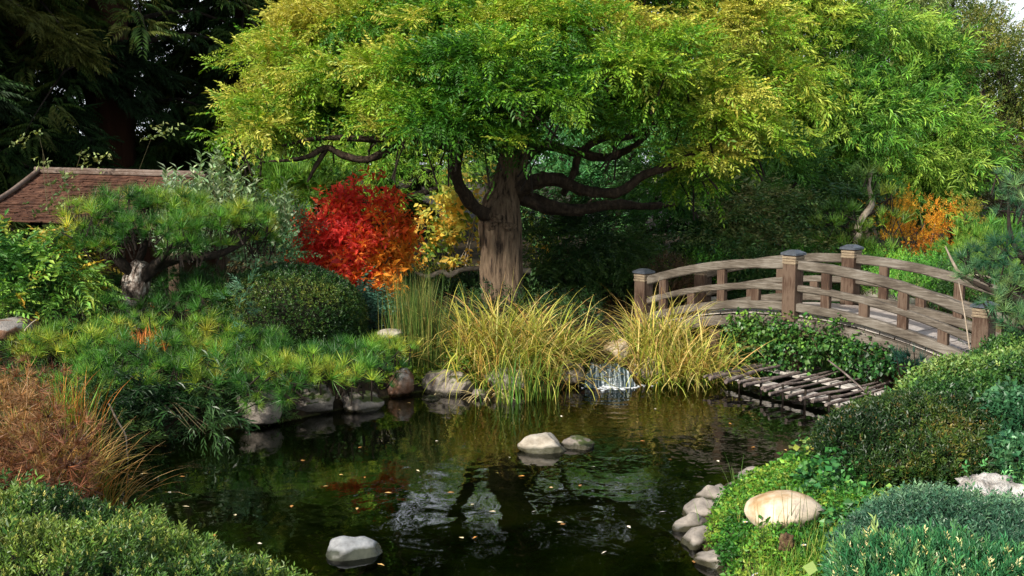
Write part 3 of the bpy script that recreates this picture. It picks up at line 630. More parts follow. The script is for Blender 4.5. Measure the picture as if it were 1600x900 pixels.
limbs = [
 ([(786, 375, .05), (770, 345, -.02), (745, 325, -.25), (722, 300, -.5), (711, 265, -.7), (716, 228, -.8), (700, 195, -.7), (665, 150, -.6), (640, 90, -.3)], [.15, .135, .11, .095, .085, .075, .06, .05, .02]),
 ([(782, 318, .05), (808, 308, .05), (850, 322, .1), (905, 328, .2), (955, 320, .3), (1010, 322, .4), (1060, 318, .4)], [.12, .12, .11, .09, .075, .06, .03]),
 ([(784, 322, .05), (806, 298, -.02), (860, 280, -.3), (915, 298, -.6), (965, 300, -.9), (1005, 275, -1.0), (1050, 258, -1.1), (1105, 228, -1.2), (1150, 200, -1.2)], [.12, .12, .10, .08, .07, .06, .05, .035, .015]),
 ([(806, 250, 0), (850, 228, .3), (900, 238, .4), (945, 246, .4), (985, 232, .3), (1015, 205, .3), (1060, 150, .2)], [.11, .08, .075, .06, .05, .04, .015]),
 ([(905, 236, .4), (897, 268, .4), (880, 305, .3)], [.05, .055, .05]),
 ([(905, 240, .4), (940, 216, .5), (990, 212, .6), (1040, 180, .8)], [.06, .055, .045, .02]),
 ([(718, 240, -.8), (672, 220, -1.1), (640, 215, -1.2), (590, 218, -1.4), (540, 216, -1.5), (495, 216, -1.6), (440, 228, -1.7)], [.06, .055, .05, .045, .04, .03, .012]),
 ([(640, 216, -1.2), (600, 238, -1.3), (570, 250, -1.4), (540, 244, -1.4), (510, 231, -1.5), (482, 244, -1.6), (455, 250, -1.7), (420, 252, -1.7)], [.05, .055, .05, .045, .04, .035, .025, .01]),
 ([(510, 232, -1.5), (492, 262, -1.5), (480, 285, -1.5)], [.035, .028, .012]),
 ([(700, 200, -.7), (660, 205, -.4), (610, 170, -.1), (540, 140, .1), (470, 120, .2)], [.06, .05, .04, .03, .012]),
 ([(818, 200, .1), (850, 178, -.6), (900, 150, -1.3), (960, 120, -1.8)], [.10, .08, .05, .02]),
 ([(812, 205, .1), (770, 160, -.8), (730, 120, -1.5), (690, 90, -1.9)], [.08, .06, .04, .015]),
 ([(850, 130, 0), (950, 80, .4), (1060, 50, .6), (1150, 60, .8)], [.08, .06, .04, .015]),
 ([(830, 170, .1), (760, 90, .6), (650, 30, 1.0), (560, 10, 1.2)], [.09, .06, .04, .015]),
 ([(845, 150, 0), (880, 90, 1.2), (900, 40, 2.0)], [.09, .06, .02]),
]
for pts, rad in limbs:
    m_ = MB(); tube(m_, [P(x, y, Y0 + d) for x, y, d in pts], np.array(rad) * .8, 16, .34, k=7, seed=len(pts)); m_.build('limb', M_LIMB, big, True)
cp_ = [(470, 120, -.6, 95, 62, .8), (400, 208, -1.6, 62, 26, .5), (450, 170, -1.2, 80, 34, .7), (600, 50, -.2, 130, 60, 1.2), (560, 130, -1.2, 120, 42, .8), (650, 110, -1.7, 95, 38, .7), (760, 100, -2.2, 130, 38, .8),
       (745, 50, -1.2, 150, 50, 1.), (700, 196, -2.2, 80, 26, .5), (660, 165, -2.0, 100, 30, .6), (800, 150, -2.4, 110, 30, .6), (862, 168, -2.4, 60, 22, .5), (780, 224, -2.0, 60, 20, .4), (900, 60, -1, 140, 60, 1.1), (960, 120, -1.9, 110, 40, .7),
       (1030, 100, -1.2, 110, 55, .9), (1080, 150, -1.2, 110, 45, .8), (1130, 200, -1.3, 70, 34, .6), (1100, 250, -1.1, 46, 26, .4), (1085, 285, -.6, 50, 24, .35), (1130, 60, 0, 100, 70, 1.), (780, -30, 0, 220, 50, 1.5), (600, -40, .2, 150, 50, 1.2),
       (960, -30, 0, 150, 55, 1.3), (1070, 10, 0, 100, 50, 1.), (540, 190, -1.2, 90, 26, .6), (700, 216, -1.9, 50, 16, .4), (610, 205, -1.8, 46, 14, .4), (830, 232, -1.5, 40, 15, .35), (385, 222, -1.4, 40, 14, .3), (960, 205, -1.6, 44, 14, .4), (1180, 225, -1.2, 44, 20, .4), (1200, 120, -.2, 50, 30, .6), (610, 185, .6, 90, 40, .7), (520, 60, 0, 100, 60, 1.), (450, 70, -.3, 60, 40, .6),
       (700, 130, 1.3, 150, 50, .9), (900, 140, 1.3, 170, 50, .9), (1000, 170, 1.2, 130, 40, .8), (800, 60, 1.8, 220, 80, .9), (950, 170, -1.2, 90, 28, .6), (1020, 165, -1., 90, 32, .7)]
pads = [pad(x, y, Y0 + d, rx, ry, dp) for x, y, d, rx, ry, dp in cp_]
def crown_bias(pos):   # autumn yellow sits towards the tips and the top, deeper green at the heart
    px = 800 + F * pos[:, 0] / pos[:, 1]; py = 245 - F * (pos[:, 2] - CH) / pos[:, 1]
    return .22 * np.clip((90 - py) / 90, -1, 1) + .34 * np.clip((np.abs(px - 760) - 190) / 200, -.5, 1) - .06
m_ = MB()
CG = [(.035, .13, .010), (.075, .22, .012), (.16, .32, .018), (.26, .39, .03), (.36, .42, .05), (.46, .44, .07)]
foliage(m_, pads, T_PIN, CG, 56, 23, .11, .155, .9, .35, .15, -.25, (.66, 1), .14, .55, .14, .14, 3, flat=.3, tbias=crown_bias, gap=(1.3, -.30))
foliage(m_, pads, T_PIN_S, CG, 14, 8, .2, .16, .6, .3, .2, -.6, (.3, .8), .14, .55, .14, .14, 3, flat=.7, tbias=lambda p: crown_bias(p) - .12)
m_.build('crown', M_LEAF, big)
m_ = MB(); tips, td = clumps(pads, 2.4, (.8, 1.05), -.2)
for c, d in zip(tips, td): tube(m_, [c - d * .5 - UP * .12, c - d * .2, c + d * .1 + UP * .03], [.012, .008, .003], 4, k=2, cap=False)
m_.build('bare_branchlets', M_DBARK, big)

# ------------------------------------------------------------------ tall conifers behind on the left
def conifer(name, label, base, h, r0, lmax, nlimb, z0, mat_t, cols, group, lean=0, dens=34, size=.42):
    root = empty(name, base, label, 'tree', group); base = np.array(base); m_ = MB(); top = base + np.array([lean, 0, h])
    tube(m_, [base - UP * .3, base + UP * .5, base + (top - base) * .4, top], [r0 * 1.35, r0, r0 * .7, .04], 20, .2, k=6, seed=3); m_.build('trunk', mat_t, root, True)
    mb_ = MB(); mf = MB(); pos = []; dr = []
    for k in range(nlimb):
        f_ = (k + rng.uniform(0, 1)) / nlimb; zz = z0 + (h - z0) * f_ ** 1.05; a_ = k * 2.39996 + rng.normal(0, .3); L_ = (lmax * (1 - f_) ** .75 + .35) * rng.uniform(.7, 1.15)
        d = np.array([math.cos(a_), math.sin(a_), 0]); s = base + (top - base) * (zz / h)
        pts = [s, s + d * L_ * .4 + UP * (.08 * L_), s + d * L_ * .75 - UP * (.10 * L_), s + d * L_ - UP * (.28 * L_)]
        tube(mb_, pts, [.03 + .02 * L_ / 2, .03, .012, .004], 5, k=3, cap=False)
        n_ = max(4, int(dens * L_)); u = rng.uniform(.12, 1, n_) ** .8; c = spline(pts, 8); q = c[(u * (len(c) - 1)).astype(int)]
        side = np.array([-d[1], d[0], 0]); sgn = rng.choice([-1, 1], n_)[:, None]; q = q + side * sgn * (rng.uniform(0, .22 * L_, n_) * (1.2 - u))[:, None] - UP * rng.uniform(0, .22, n_)[:, None]
        pos.append(q); dr.append(d * .7 + side * sgn * .8 + rng.normal(0, .3, (n_, 3)) - UP * .25)
    pos = np.concatenate(pos); dr = np.concatenate(dr); n_ = len(pos)
    scatter(mf, T_FROND[0], T_FROND[1], pos, frames(dr, UP + rng.normal(0, .1, (n_, 3)), rng.normal(0, .3, n_)), size * np.exp(rng.normal(0, .2, n_)), pal(cols, n_, .5 + .4 * sn(pos, .25, 2), .2, .2), (T_FROND[2], .12))
    mb_.build('branches', M_DBARK, root); mf.build('foliage', M_DARK, root); return root
CC = [(.012, .03, .009), (.022, .055, .012), (.045, .085, .015), (.08, .09, .018)]
GC = 'tall conifers standing behind the pavilion'
def atp(px, Y): x = (px - 800) / F * Y / math.cos(TH) * math.cos(TH); return [float(x), Y, g1(x, Y)]
red = conifer('redwood_tree', 'dark redwood with the thick trunk rising behind the pavilion ridge', atp(180, 23), 17, .48, 4.0, 62, 2.6, M_RBARK, CC, GC, dens=15)
con2 = conifer('cypress_tree', 'dense dark conifer filling the top left corner', atp(28, 22), 15, .35, 2.9, 110, .6, M_RBARK, CC, GC, dens=52)
def copy_thing(root, loc, rz, sc, label, group=None):
    r = root.copy(); SC.collection.objects.link(r); r.location = loc; r.rotation_euler = (0, 0, rz); r.scale = (sc,) * 3; r['label'] = label
    if group: r['group'] = group
    for ch in root.children:
        c = ch.copy(); SC.collection.objects.link(c); c.parent = r
        for g in ch.children:
            d = g.copy(); SC.collection.objects.link(d); d.parent = c
    return r
copy_thing(con2, atp(395, 25), 1.9, 1.05, 'dark conifer between the redwood and the yellow-green crown')
copy_thing(con2, atp(-60, 25), .7, 1.2, 'dark conifer at the left edge behind the corner conifer')
copy_thing(con2, atp(455, 28), 3.3, 1.2, 'dark conifer right behind the left tip of the big tree')
copy_thing(con2, atp(-150, 19), 1.2, 1.0, 'conifer added just left of the frame for the shade it casts')  # added outside the view to throw shade over the left background
#PART3
# ------------------------------------------------------------------ broadleaf trees behind
def leafy_tree(label, px, Y, pads_px, T, cols, cd, per, crad, size, r0=.16, mat=M_LEAF, name='leafy_tree', group='leafy trees behind the bridge', bark=M_DBARK, nl=7, trunk_top=None, **kw):
    base = np.array(atp(px, Y)); root = empty(name, base, label, 'tree', group)
    pads = [pad(x, y, Y + d, rx, ry, dp) for x, y, d, rx, ry, dp in pads_px]; c = np.mean([p_[0] for p_ in pads], 0)
    top = trunk_top if trunk_top is not None else np.array([base[0] * .5 + c[0] * .5, base[1] * .5 + c[1] * .5, base[2] + (c[2] - base[2]) * .6])
    m_ = MB(); tube(m_, [base - UP * .2, base + (top - base) * .4 + [.1, 0, 0], top], [r0 * 1.3, r0, r0 * .7], 14, .15, k=6); m_.build('trunk', bark, root, True)
    m_ = MB()
    for k in range(nl):
        cc, r = pads[k % len(pads)]; e = cc + rng.normal(0, .35, 3) * r; mid = (top + e) / 2 + rng.normal(0, .08, 3) * np.linalg.norm(e - top); tube(m_, [top, mid, e], [r0 * .55, r0 * .35, .02], 7, k=4, cap=False)
    m_.build('limbs', bark, root, True)
    m_ = MB(); foliage(m_, pads, T, cols, cd, per, crad, size, **kw); m_.build('crown', mat, root); return root
G_BAM = [(.04, .14, .018), (.09, .25, .03), (.19, .38, .045), (.32, .48, .07)]
G_LIM = [(.09, .22, .02), (.20, .36, .03), (.33, .45, .05), (.42, .48, .07)]
G_OLV = [(.04, .08, .015), (.08, .13, .022), (.14, .18, .03), (.20, .20, .04)]
G_PAL = [(.14, .22, .06), (.24, .32, .10), (.34, .40, .15)]
G_DRK = [(.006, .02, .006), (.012, .04, .010), (.022, .065, .014), (.05, .10, .02)]
G_TEA = [(.06, .22, .07), (.12, .36, .11), (.22, .48, .16)]
LB = dict(outward=.7, upw=.15, droop=.35, top=-.6, jitter=.5, flat=.7)
leafy_tree('light green feathery tree behind the middle of the bridge', 1290, 19, [(1240, 220, 0, 90, 80, 1.1), (1460, 220, .2, 60, 50, .8), (1410, 90, .8, 70, 40, .9), (1470, 110, .8, 50, 36, .8), (1500, 240, .3, 46, 40, .6), (1400, 310, -.1, 80, 34, .7), (1180, 250, -.2, 80, 40, .7), (1250, 20, .8, 80, 50, .9), (1340, 40, .8, 60, 40, .9), (1330, 190, -.3, 100, 70, 1.2), (1290, 110, .3, 90, 60, 1.1), (1390, 240, 0, 90, 70, 1.1), (1420, 180, .3, 70, 50, .9), (1350, 290, .1, 130, 50, 1.0), (1230, 300, .4, 90, 60, .9), (1450, 290, .2, 60, 45, .8), (1480, 190, .4, 45, 14, .5), (1440, 130, .5, 50, 20, .5)],
           T_WILL, G_BAM, 11, 28, .22, .27, seed=5, **LB)
leafy_tree('yellow-green feathery tree just right of the big crown', 1130, 18.5, [(1120, 60, 0, 110, 60, 1.2), (1190, 120, 0, 90, 60, 1.1), (1225, 40, .3, 80, 60, .9), (1190, -20, .3, 90, 50, 1.), (1260, 90, .3, 60, 50, .8), (1130, 170, .3, 90, 60, 1.), (1190, 200, .1, 80, 50, .9), (1150, -30, .5, 110, 50, 1.2), (1240, 160, .2, 50, 40, .7)],
           T_WILL, G_LIM, 11, 26, .22, .27, seed=6, **LB)
leafy_tree('dark green drooping tree below the yellow-green one left of the bridge middle', 1090, 17.5, [(1100, 300, 0, 120, 60, 1.), (1020, 290, .3, 90, 60, .8), (1180, 270, .2, 90, 60, .9), (1060, 370, .4, 130, 50, .9), (1200, 350, .3, 90, 40, .8)],
           T_WILL, [(.03, .10, .02), (.08, .22, .04), (.16, .34, .07)], 10, 24, .22, .26, seed=7, **LB)
leafy_tree('pale hazy tree top between the feathery tree and the olive oak', 1410, 27, [(1410, 60, 0, 80, 60, 1.6), (1350, 110, 0, 60, 50, 1.2), (1460, 110, 0, 60, 60, 1.2), (1400, -20, 0, 60, 50, 1.5), (1310, 170, 0, 60, 60, 1.)], T_WILL, G_PAL, 9, 26, .32, .34, seed=8, gap=(.4, -.9), **LB)
leafy_tree('olive brown oak at the right edge of the far trees', 1560, 24, [(1540, 130, 0, 70, 60, 1.3), (1600, 160, 0, 80, 60, 1.3), (1550, 220, -.2, 70, 50, 1.2), (1620, 240, 0, 80, 70, 1.3), (1510, 60, .2, 55, 45, 1.), (1600, 90, .4, 60, 35, 1.), (1530, 280, .2, 60, 40, 1.)], T_SPRIG, G_OLV, 13, 30, .22, .2, seed=9, r0=.3, **LB)
leafy_tree('brown-green oak under the olive oak at the right', 1490, 21, [(1510, 240, 0, 50, 40, .8), (1530, 300, 0, 50, 30, .8), (1470, 330, 0, 60, 30, .8)], T_SPRIG, [(.05, .06, .02), (.09, .08, .03), (.13, .12, .04)], 13, 30, .2, .2, seed=19, **LB)
leafy_tree('round olive treetop against the bright sky at the top right', 1500, 28, [(1500, 20, 0, 50, 50, 1.2), (1460, 0, 0, 50, 40, 1.2), (1530, 60, 0, 40, 30, 1.)], T_SPRIG, G_OLV, 11, 30, .25, .2, seed=10, **LB)
leafy_tree('shaded blue-green tree seen under the right limbs of the big tree', 960, 21, [(960, 250, 0, 120, 60, 1.), (900, 330, .4, 100, 60, .9), (840, 250, .6, 120, 70, 1.), (1040, 230, .3, 90, 60, 1.), (1010, 170, .6, 100, 60, 1.)], T_LONG, G_TEA, 8, 26, .22, .2, seed=11, group='leafy trees behind the big tree', **LB)
leafy_tree('light green willowy tree above the red shrub', 620, 20, [(560, 290, 0, 70, 50, .9), (640, 250, .2, 90, 60, 1.), (500, 300, .3, 60, 50, .8), (470, 250, .3, 70, 50, .8), (700, 220, .6, 90, 60, .9)], T_WILL, G_LIM[:3] + G_BAM[1:3], 8, 24, .2, .24, seed=12, group='leafy trees behind the big tree', **LB)
leafy_tree('tall pale green tree behind the top of the big crown', 760, 25, [(700, 60, 0, 150, 70, 1.5), (880, 70, 0, 150, 70, 1.5), (560, 90, 0, 110, 70, 1.5), (1020, 110, 0, 120, 90, 1.5), (800, 160, 0, 200, 70, 1.4), (620, 180, 0, 130, 60, 1.3)], T_LONG, G_BAM, 4.5, 22, .3, .33, seed=13, group='leafy trees behind the big tree', gap=(.35, -1.0), **LB)
# bare-limbed tree against the sky
Yb = 23; bt = empty('bare_limbed_tree', atp(1290, Yb), 'sparse tree with twisting dark limbs against the bright sky', 'tree')
m_ = MB()
tube(m_, [np.array(atp(1290, Yb)) - UP * .2, P(1285, 250, Yb), P(1270, 120, Yb), P(1300, 40, Yb), P(1290, -60, Yb)], [.26, .2, .17, .13, .08], 14, .15, k=6); m_.build('trunk', M_DBARK, bt, True)
m_ = MB()
for L_ in ([(1285, 70), (1310, 42), (1335, 12), (1365, 8), (1390, -20)], [(1280, 90), (1240, 60), (1215, 25), (1165, 22)], [(1300, 40), (1262, 15), (1250, -20)], [(1320, 30), (1350, 30), (1380, 50)], [(1272, 120), (1300, 100), (1320, 110), (1350, 90)]):
    tube(m_, [P(x, y, Yb + rng.normal(0, .2)) for x, y in L_], [.11, .09, .06, .02], 8, .1, k=5)
m_.build('limbs', M_DBARK, bt, True)
m_ = MB(); foliage(m_, [pad(1290, 10, Yb, 90, 50, 1.2), pad(1350, 40, Yb, 60, 40, 1.), pad(1230, 40, Yb, 60, 40, 1.), pad(1310, -60, Yb, 100, 50, 1.4)], T_LONG, G_OLV[1:] + [(.3, .28, .05)], 2.2, 12, .22, .2, **LB); m_.build('crown', M_LEAF, bt)
# more far trees closing the wood
for k, (px, Y, w_, top, lab, c_) in enumerate([(640, 33, 190, -40, 'far dark tree behind the left of the big crown', G_DRK), (900, 34, 200, -20, 'far green tree behind the right of the big crown', G_BAM),
        (1180, 31, 160, 60, 'far tree behind the yellow-green feathery tree', G_BAM), (1400, 34, 150, 150, 'far tree low behind the hazy treetop', G_OLV), (1650, 32, 140, 90, 'far dark tree at the right edge', G_OLV), (400, 34, 140, 80, 'far dark tree behind the silver-leaved shrub', G_DRK)]):
    h_ = (340 - top) / 2
    leafy_tree(lab, px, Y, [(px, top + h_, 0, w_ * .8, h_, 1.8), (px - w_ * .4, top + h_ * 1.3, 0, w_ * .5, h_ * .7, 1.5), (px + w_ * .4, top + h_ * 1.2, 0, w_ * .5, h_ * .7, 1.5)], T_LONG, c_, 3.4, 24, .4, .36, r0=.25, group='far trees closing the garden', seed=20 + k, **LB)

# ------------------------------------------------------------------ shrubs
def sp(pads_px): return [pad(*a_) for a_ in pads_px]
DR = G_DRK
UB = dict(outward=.8, upw=.4, jitter=.5, top=-.4)
shrub('dark_shrub', 'shaded dark green shrub between the big trunk and the footbridge', 'shrub', sp([(930, 390, 15.6, 75, 70, .6), (880, 420, 15.9, 60, 60, .5), (985, 420, 15.4, 50, 60, .5), (930, 460, 15.2, 110, 40, .5), (860, 350, 16, 60, 40, .5)]), atp(930, 15.5), T_PIN, G_DRK[1:] + [(.07, .14, .03)], 42, 14, .09, .17, M_LEAF, seed=2, droop=.3, **UB)
shrub('dark_shrub', 'black-green shrub in deep shade left of the big trunk', 'shrub', sp([(690, 462, 16.2, 80, 34, .5), (640, 480, 15.8, 80, 30, .5), (720, 490, 15.8, 70, 30, .5)]), atp(690, 16), T_SPRIG, G_DRK[:3], 30, 14, .1, .15, seed=3, **UB)
shrub('dark_shrub', 'long-leaved dark shrub behind the left half of the bridge', 'shrub', sp([(1200, 345, 16.3, 80, 40, .6), (1130, 380, 16, 70, 40, .5), (1260, 350, 16.4, 60, 36, .5), (1190, 400, 15.6, 110, 34, .5), (1330, 315, 16.6, 36, 14, .3), (1210, 300, 16.6, 26, 26, .3)]), atp(1200, 16), T_PIN_S, [(.025, .08, .02), (.06, .14, .035), (.13, .22, .05), (.24, .24, .08)], 44, 14, .09, .2, M_GLOSSY, seed=4, droop=.2, **UB)
shrub('clipped_shrub', 'reddish brown clipped shrub behind the left bridge post', 'shrub', sp([(1045, 430, 14.9, 44, 30, .4), (1050, 455, 14.8, 50, 26, .4)]), atp(1045, 14.9), T_SPRIG, [(.03, .03, .01), (.07, .05, .02), (.12, .06, .03)], 120, 16, .05, .07, seed=5, **UB)
for k, (px, py, Y, rx, ry, lab, c_) in enumerate([(1100, 425, 15.6, 50, 30, 'small green shrub behind the second bridge post', G_BAM), (1180, 425, 15.3, 60, 30, 'dark leafy shrub low behind the left bridge arch', G_DRK[1:]), (1270, 420, 15.5, 70, 36, 'leafy green shrub behind the tall middle posts', G_DRK[2:] + G_BAM[:2]),
        (1375, 425, 15.0, 70, 30, 'mid green shrub under the orange one', G_BAM[:3]), (1440, 440, 13.6, 75, 36, 'speckled green shrub behind the right railing', G_BAM[:2] + [(.14, .14, .05)]), (1530, 450, 13.0, 60, 45, 'dark shrub behind the far right railing end', G_DRK[1:]),
        (1230, 470, 14.9, 90, 26, 'low shrub seen through the bridge railings', G_DRK[1:]), (1340, 300, 18, 60, 40, 'shaded shrub left of the little cloud-pruned pine', G_DRK[1:] )]):
    shrub('garden_shrub', lab, 'shrub', sp([(px, py, Y, rx, ry, .5), (px - rx * .5, py + 8, Y, rx * .6, ry * .8, .4), (px + rx * .5, py + 10, Y, rx * .6, ry * .8, .4)]), atp(px, Y), T_SPRIG, [tuple(min(.6, 1.6 * q) for q in c) for c in c_], 60, 14, .07, .11, group='shrubs behind the bridge', seed=k, **UB)
shrub('orange_shrub', 'golden orange autumn shrub beyond the right end of the bridge', 'shrub', sp([(1430, 345, 16.2, 56, 38, .5), (1410, 385, 16.2, 50, 32, .5), (1465, 372, 16.2, 36, 30, .4), (1395, 335, 17, 26, 20, .4), (1440, 410, 16.4, 40, 20, .4)]), atp(1430, 16.6), T_SPRIG, [(.35, .28, .03), (.62, .32, .03), (.75, .42, .04), (.55, .20, .02)], 55, 12, .07, .09, M_AUTUMN, nst=26, stem_r=.01, stem_mat=M_TWIG, seed=4, **UB)
shrub('feathery_shrub', 'bright yellow-green feathery plants right of the orange shrub', 'shrub', sp([(1530, 380, 15, 46, 26, .5), (1570, 395, 14.6, 50, 30, .5), (1505, 405, 14.6, 40, 22, .5), (1590, 365, 15.4, 40, 20, .4), (1545, 425, 14.2, 70, 24, .5)]), atp(1510, 14.8), T_BRUSH, [(.04, .15, .02), (.10, .26, .03), (.22, .35, .05)], 60, 14, .09, .10, seed=5, **UB)
shrub('gold_flowered_shrub', 'small gold and rust speckled plant beside the feathery plants', 'shrub', sp([(1500, 325, 17, 26, 16, .3), (1520, 345, 16.6, 24, 18, .3)]), atp(1505, 16.8), T_SPRIG, [(.35, .22, .03), (.45, .30, .04), (.2, .22, .04)], 80, 10, .05, .08, M_AUTUMN, nst=6, seed=5, **UB)
# red, yellow, silver, leafy shrubs
RD = [(.70, .28, .03), (.88, .24, .025), (.90, .14, .035), (.88, .10, .055), (.78, .07, .06)]
YR = 14.3
def red_bias(pos): return .32 * (pos[:, 2] - P(560, 380, YR)[2]) / .75
shrub('red_shrub', 'flame red autumn shrub left of the big trunk', 'shrub', sp([(510, 352, YR, 42, 36, .4), (582, 345, YR, 42, 44, .4), (548, 400, YR - .2, 84, 44, .5), (500, 400, YR, 36, 36, .3), (600, 312, YR, 12, 24, .15), (515, 318, YR, 14, 18, .15), (612, 375, YR, 24, 34, .3), (612, 425, YR - .1, 26, 16, .3), (570, 435, YR - .3, 50, 18, .3), (545, 330, YR, 18, 22, .2)]),
      atp(565, YR), t_sprig(6, .6, .2, .5, .9), RD, 46, 10, .075, .17, M_AUTUMN, nst=14, seed=2, tbias=red_bias, tspread=.2, outward=.7, upw=.1, droop=.35, jitter=.5, top=-.8, flat=1., var=.22, bright=.25)
shrub('yellow_shrub', 'yellow and green leaved shrub behind and left of the big trunk', 'shrub', sp([(700, 340, 17.4, 44, 50, .35), (735, 290, 17.5, 36, 26, .35), (680, 385, 17.3, 40, 40, .35), (730, 370, 17.4, 36, 44, .35), (650, 400, 17, 40, 24, .3), (850, 350, 17.5, 36, 34, .35), (840, 390, 17.4, 24, 30, .35), (700, 320, 17.6, 30, 40, .35)]),
      atp(720, 17.3), t_sprig(6, .5, .3, .6, .9), [(.10, .22, .03), (.28, .38, .06), (.60, .60, .12), (.80, .64, .12), (.75, .45, .07)], 20, 6, .12, .2, M_AUTUMN, nst=12, stem_mat=M_TWIG, seed=6, tspread=.35, outward=.4, upw=-.1, droop=.5, jitter=.6, top=-.8, flat=1.)
m_ = MB(); tube(m_, [P(648, 425, 14.6), P(668, 432, 14.6), P(690, 424, 14.6), P(702, 430, 14.6), P(722, 421, 14.7), P(760, 420, 14.9), P(830, 424, 15)], [.012, .03, .026, .034, .03, .034, .04], 9, .15, k=6)
tag(m_.build('fallen_branch', M_TWIG, None, True, loc=P(700, 425, 14.6)), 'bare pale crooked branch reaching sideways left of the big trunk', 'branch')
tube_pads = sp([(330, 345, 13.6, 90, 40, .5), (280, 325, 13.8, 40, 26, .3), (400, 350, 13.5, 50, 30, .4), (350, 380, 13.2, 90, 50, .5), (420, 400, 13, 50, 60, .4), (440, 350, 13.6, 36, 40, .3)])
sv = shrub('silver_leaved_shrub', 'silvery green shrub of upright shoots between the pine and the red shrub', 'shrub', tube_pads, atp(340, 13.5), T_SPRIG, [(.06, .16, .06), (.15, .28, .14), (.30, .40, .25)], 45, 12, .08, .13, nst=8, seed=4, **UB)
m_ = MB(); ms = MB()
for k in range(44):
    x0 = rng.uniform(248, 450); yt = 228 + abs(x0 - 335) * .5 + rng.uniform(-8, 45); Yk = rng.uniform(12.7, 13.3); a_, b_ = P(x0 + rng.normal(0, 8), yt + rng.uniform(70, 110), Yk), P(x0, yt, Yk)
    tube(ms, [a_, (a_ + b_) / 2 + rng.normal(0, .02, 3), b_], [.006, .004, .002], 4, k=2, cap=False)
    n_ = 18; u = np.linspace(.1, 1, n_)[:, None]; ps = a_ + (b_ - a_) * u; an = np.arange(n_) * 2.4; d = np.column_stack([np.cos(an), np.sin(an), np.full(n_, .9)])
    scatter(m_, T_LEAF[0], T_LEAF[1], ps, frames(d, UP), rng.uniform(.13, .18, n_) * (1.15 - .45 * u[:, 0]), pal([(.16, .27, .12), (.28, .40, .22), (.42, .50, .34)], n_), (T_LEAF[2], .1))
m_.build('shoots', M_LEAF, sv); ms.build('shoot_stems', M_GTWIG, sv)
shrub('bright_shrub', 'small bright green shrub right of the silvery shoots', 'shrub', sp([(470, 300, 14.8, 50, 36, .4), (440, 285, 15, 36, 30, .3), (510, 290, 15, 40, 36, .4)]), atp(470, 14.9), T_BRUSH, [(.04, .14, .02), (.10, .24, .03), (.2, .33, .04)], 60, 12, .07, .12, seed=4, **UB)
def lb(pos): return .0
shrub('leafy_shrub', 'light green leafy shrub with drooping compound leaves at the left edge', 'shrub', sp([(30, 405, 11.6, 80, 38, .5), (85, 412, 11.8, 55, 34, .5), (40, 450, 11.2, 95, 40, .5), (95, 455, 11.4, 46, 40, .4), (-20, 440, 11.3, 70, 60, .5), (30, 490, 10.9, 60, 26, .4)]), atp(60, 11.5), T_PIN, [(.035, .12, .02), (.08, .22, .03), (.18, .34, .05), (.32, .40, .06), (.5, .32, .04)], 60, 9, .09, .2, nst=14, stem_mat=M_TWIG, seed=7, tspread=.17, outward=.8, upw=.2, droop=.3, jitter=.45, top=-.5)
shrub('leafy_vine', 'sparse pale-leaved climber trailing over the left of the shingled roof', 'vine', sp([(110, 290, 15.0, 26, 26, .1), (90, 330, 14.5, 22, 16, .1), (60, 240, 15.6, 30, 40, .2), (130, 255, 15.6, 30, 20, .2), (245, 230, 15.6, 26, 40, .2), (60, 372, 14, 60, 12, .2)]), atp(90, 14), T_TRI, [(.05, .10, .03), (.14, .20, .06), (.24, .28, .10)], 12, 5, .08, .09, nst=9, stem_r=.006, seed=7, **UB)
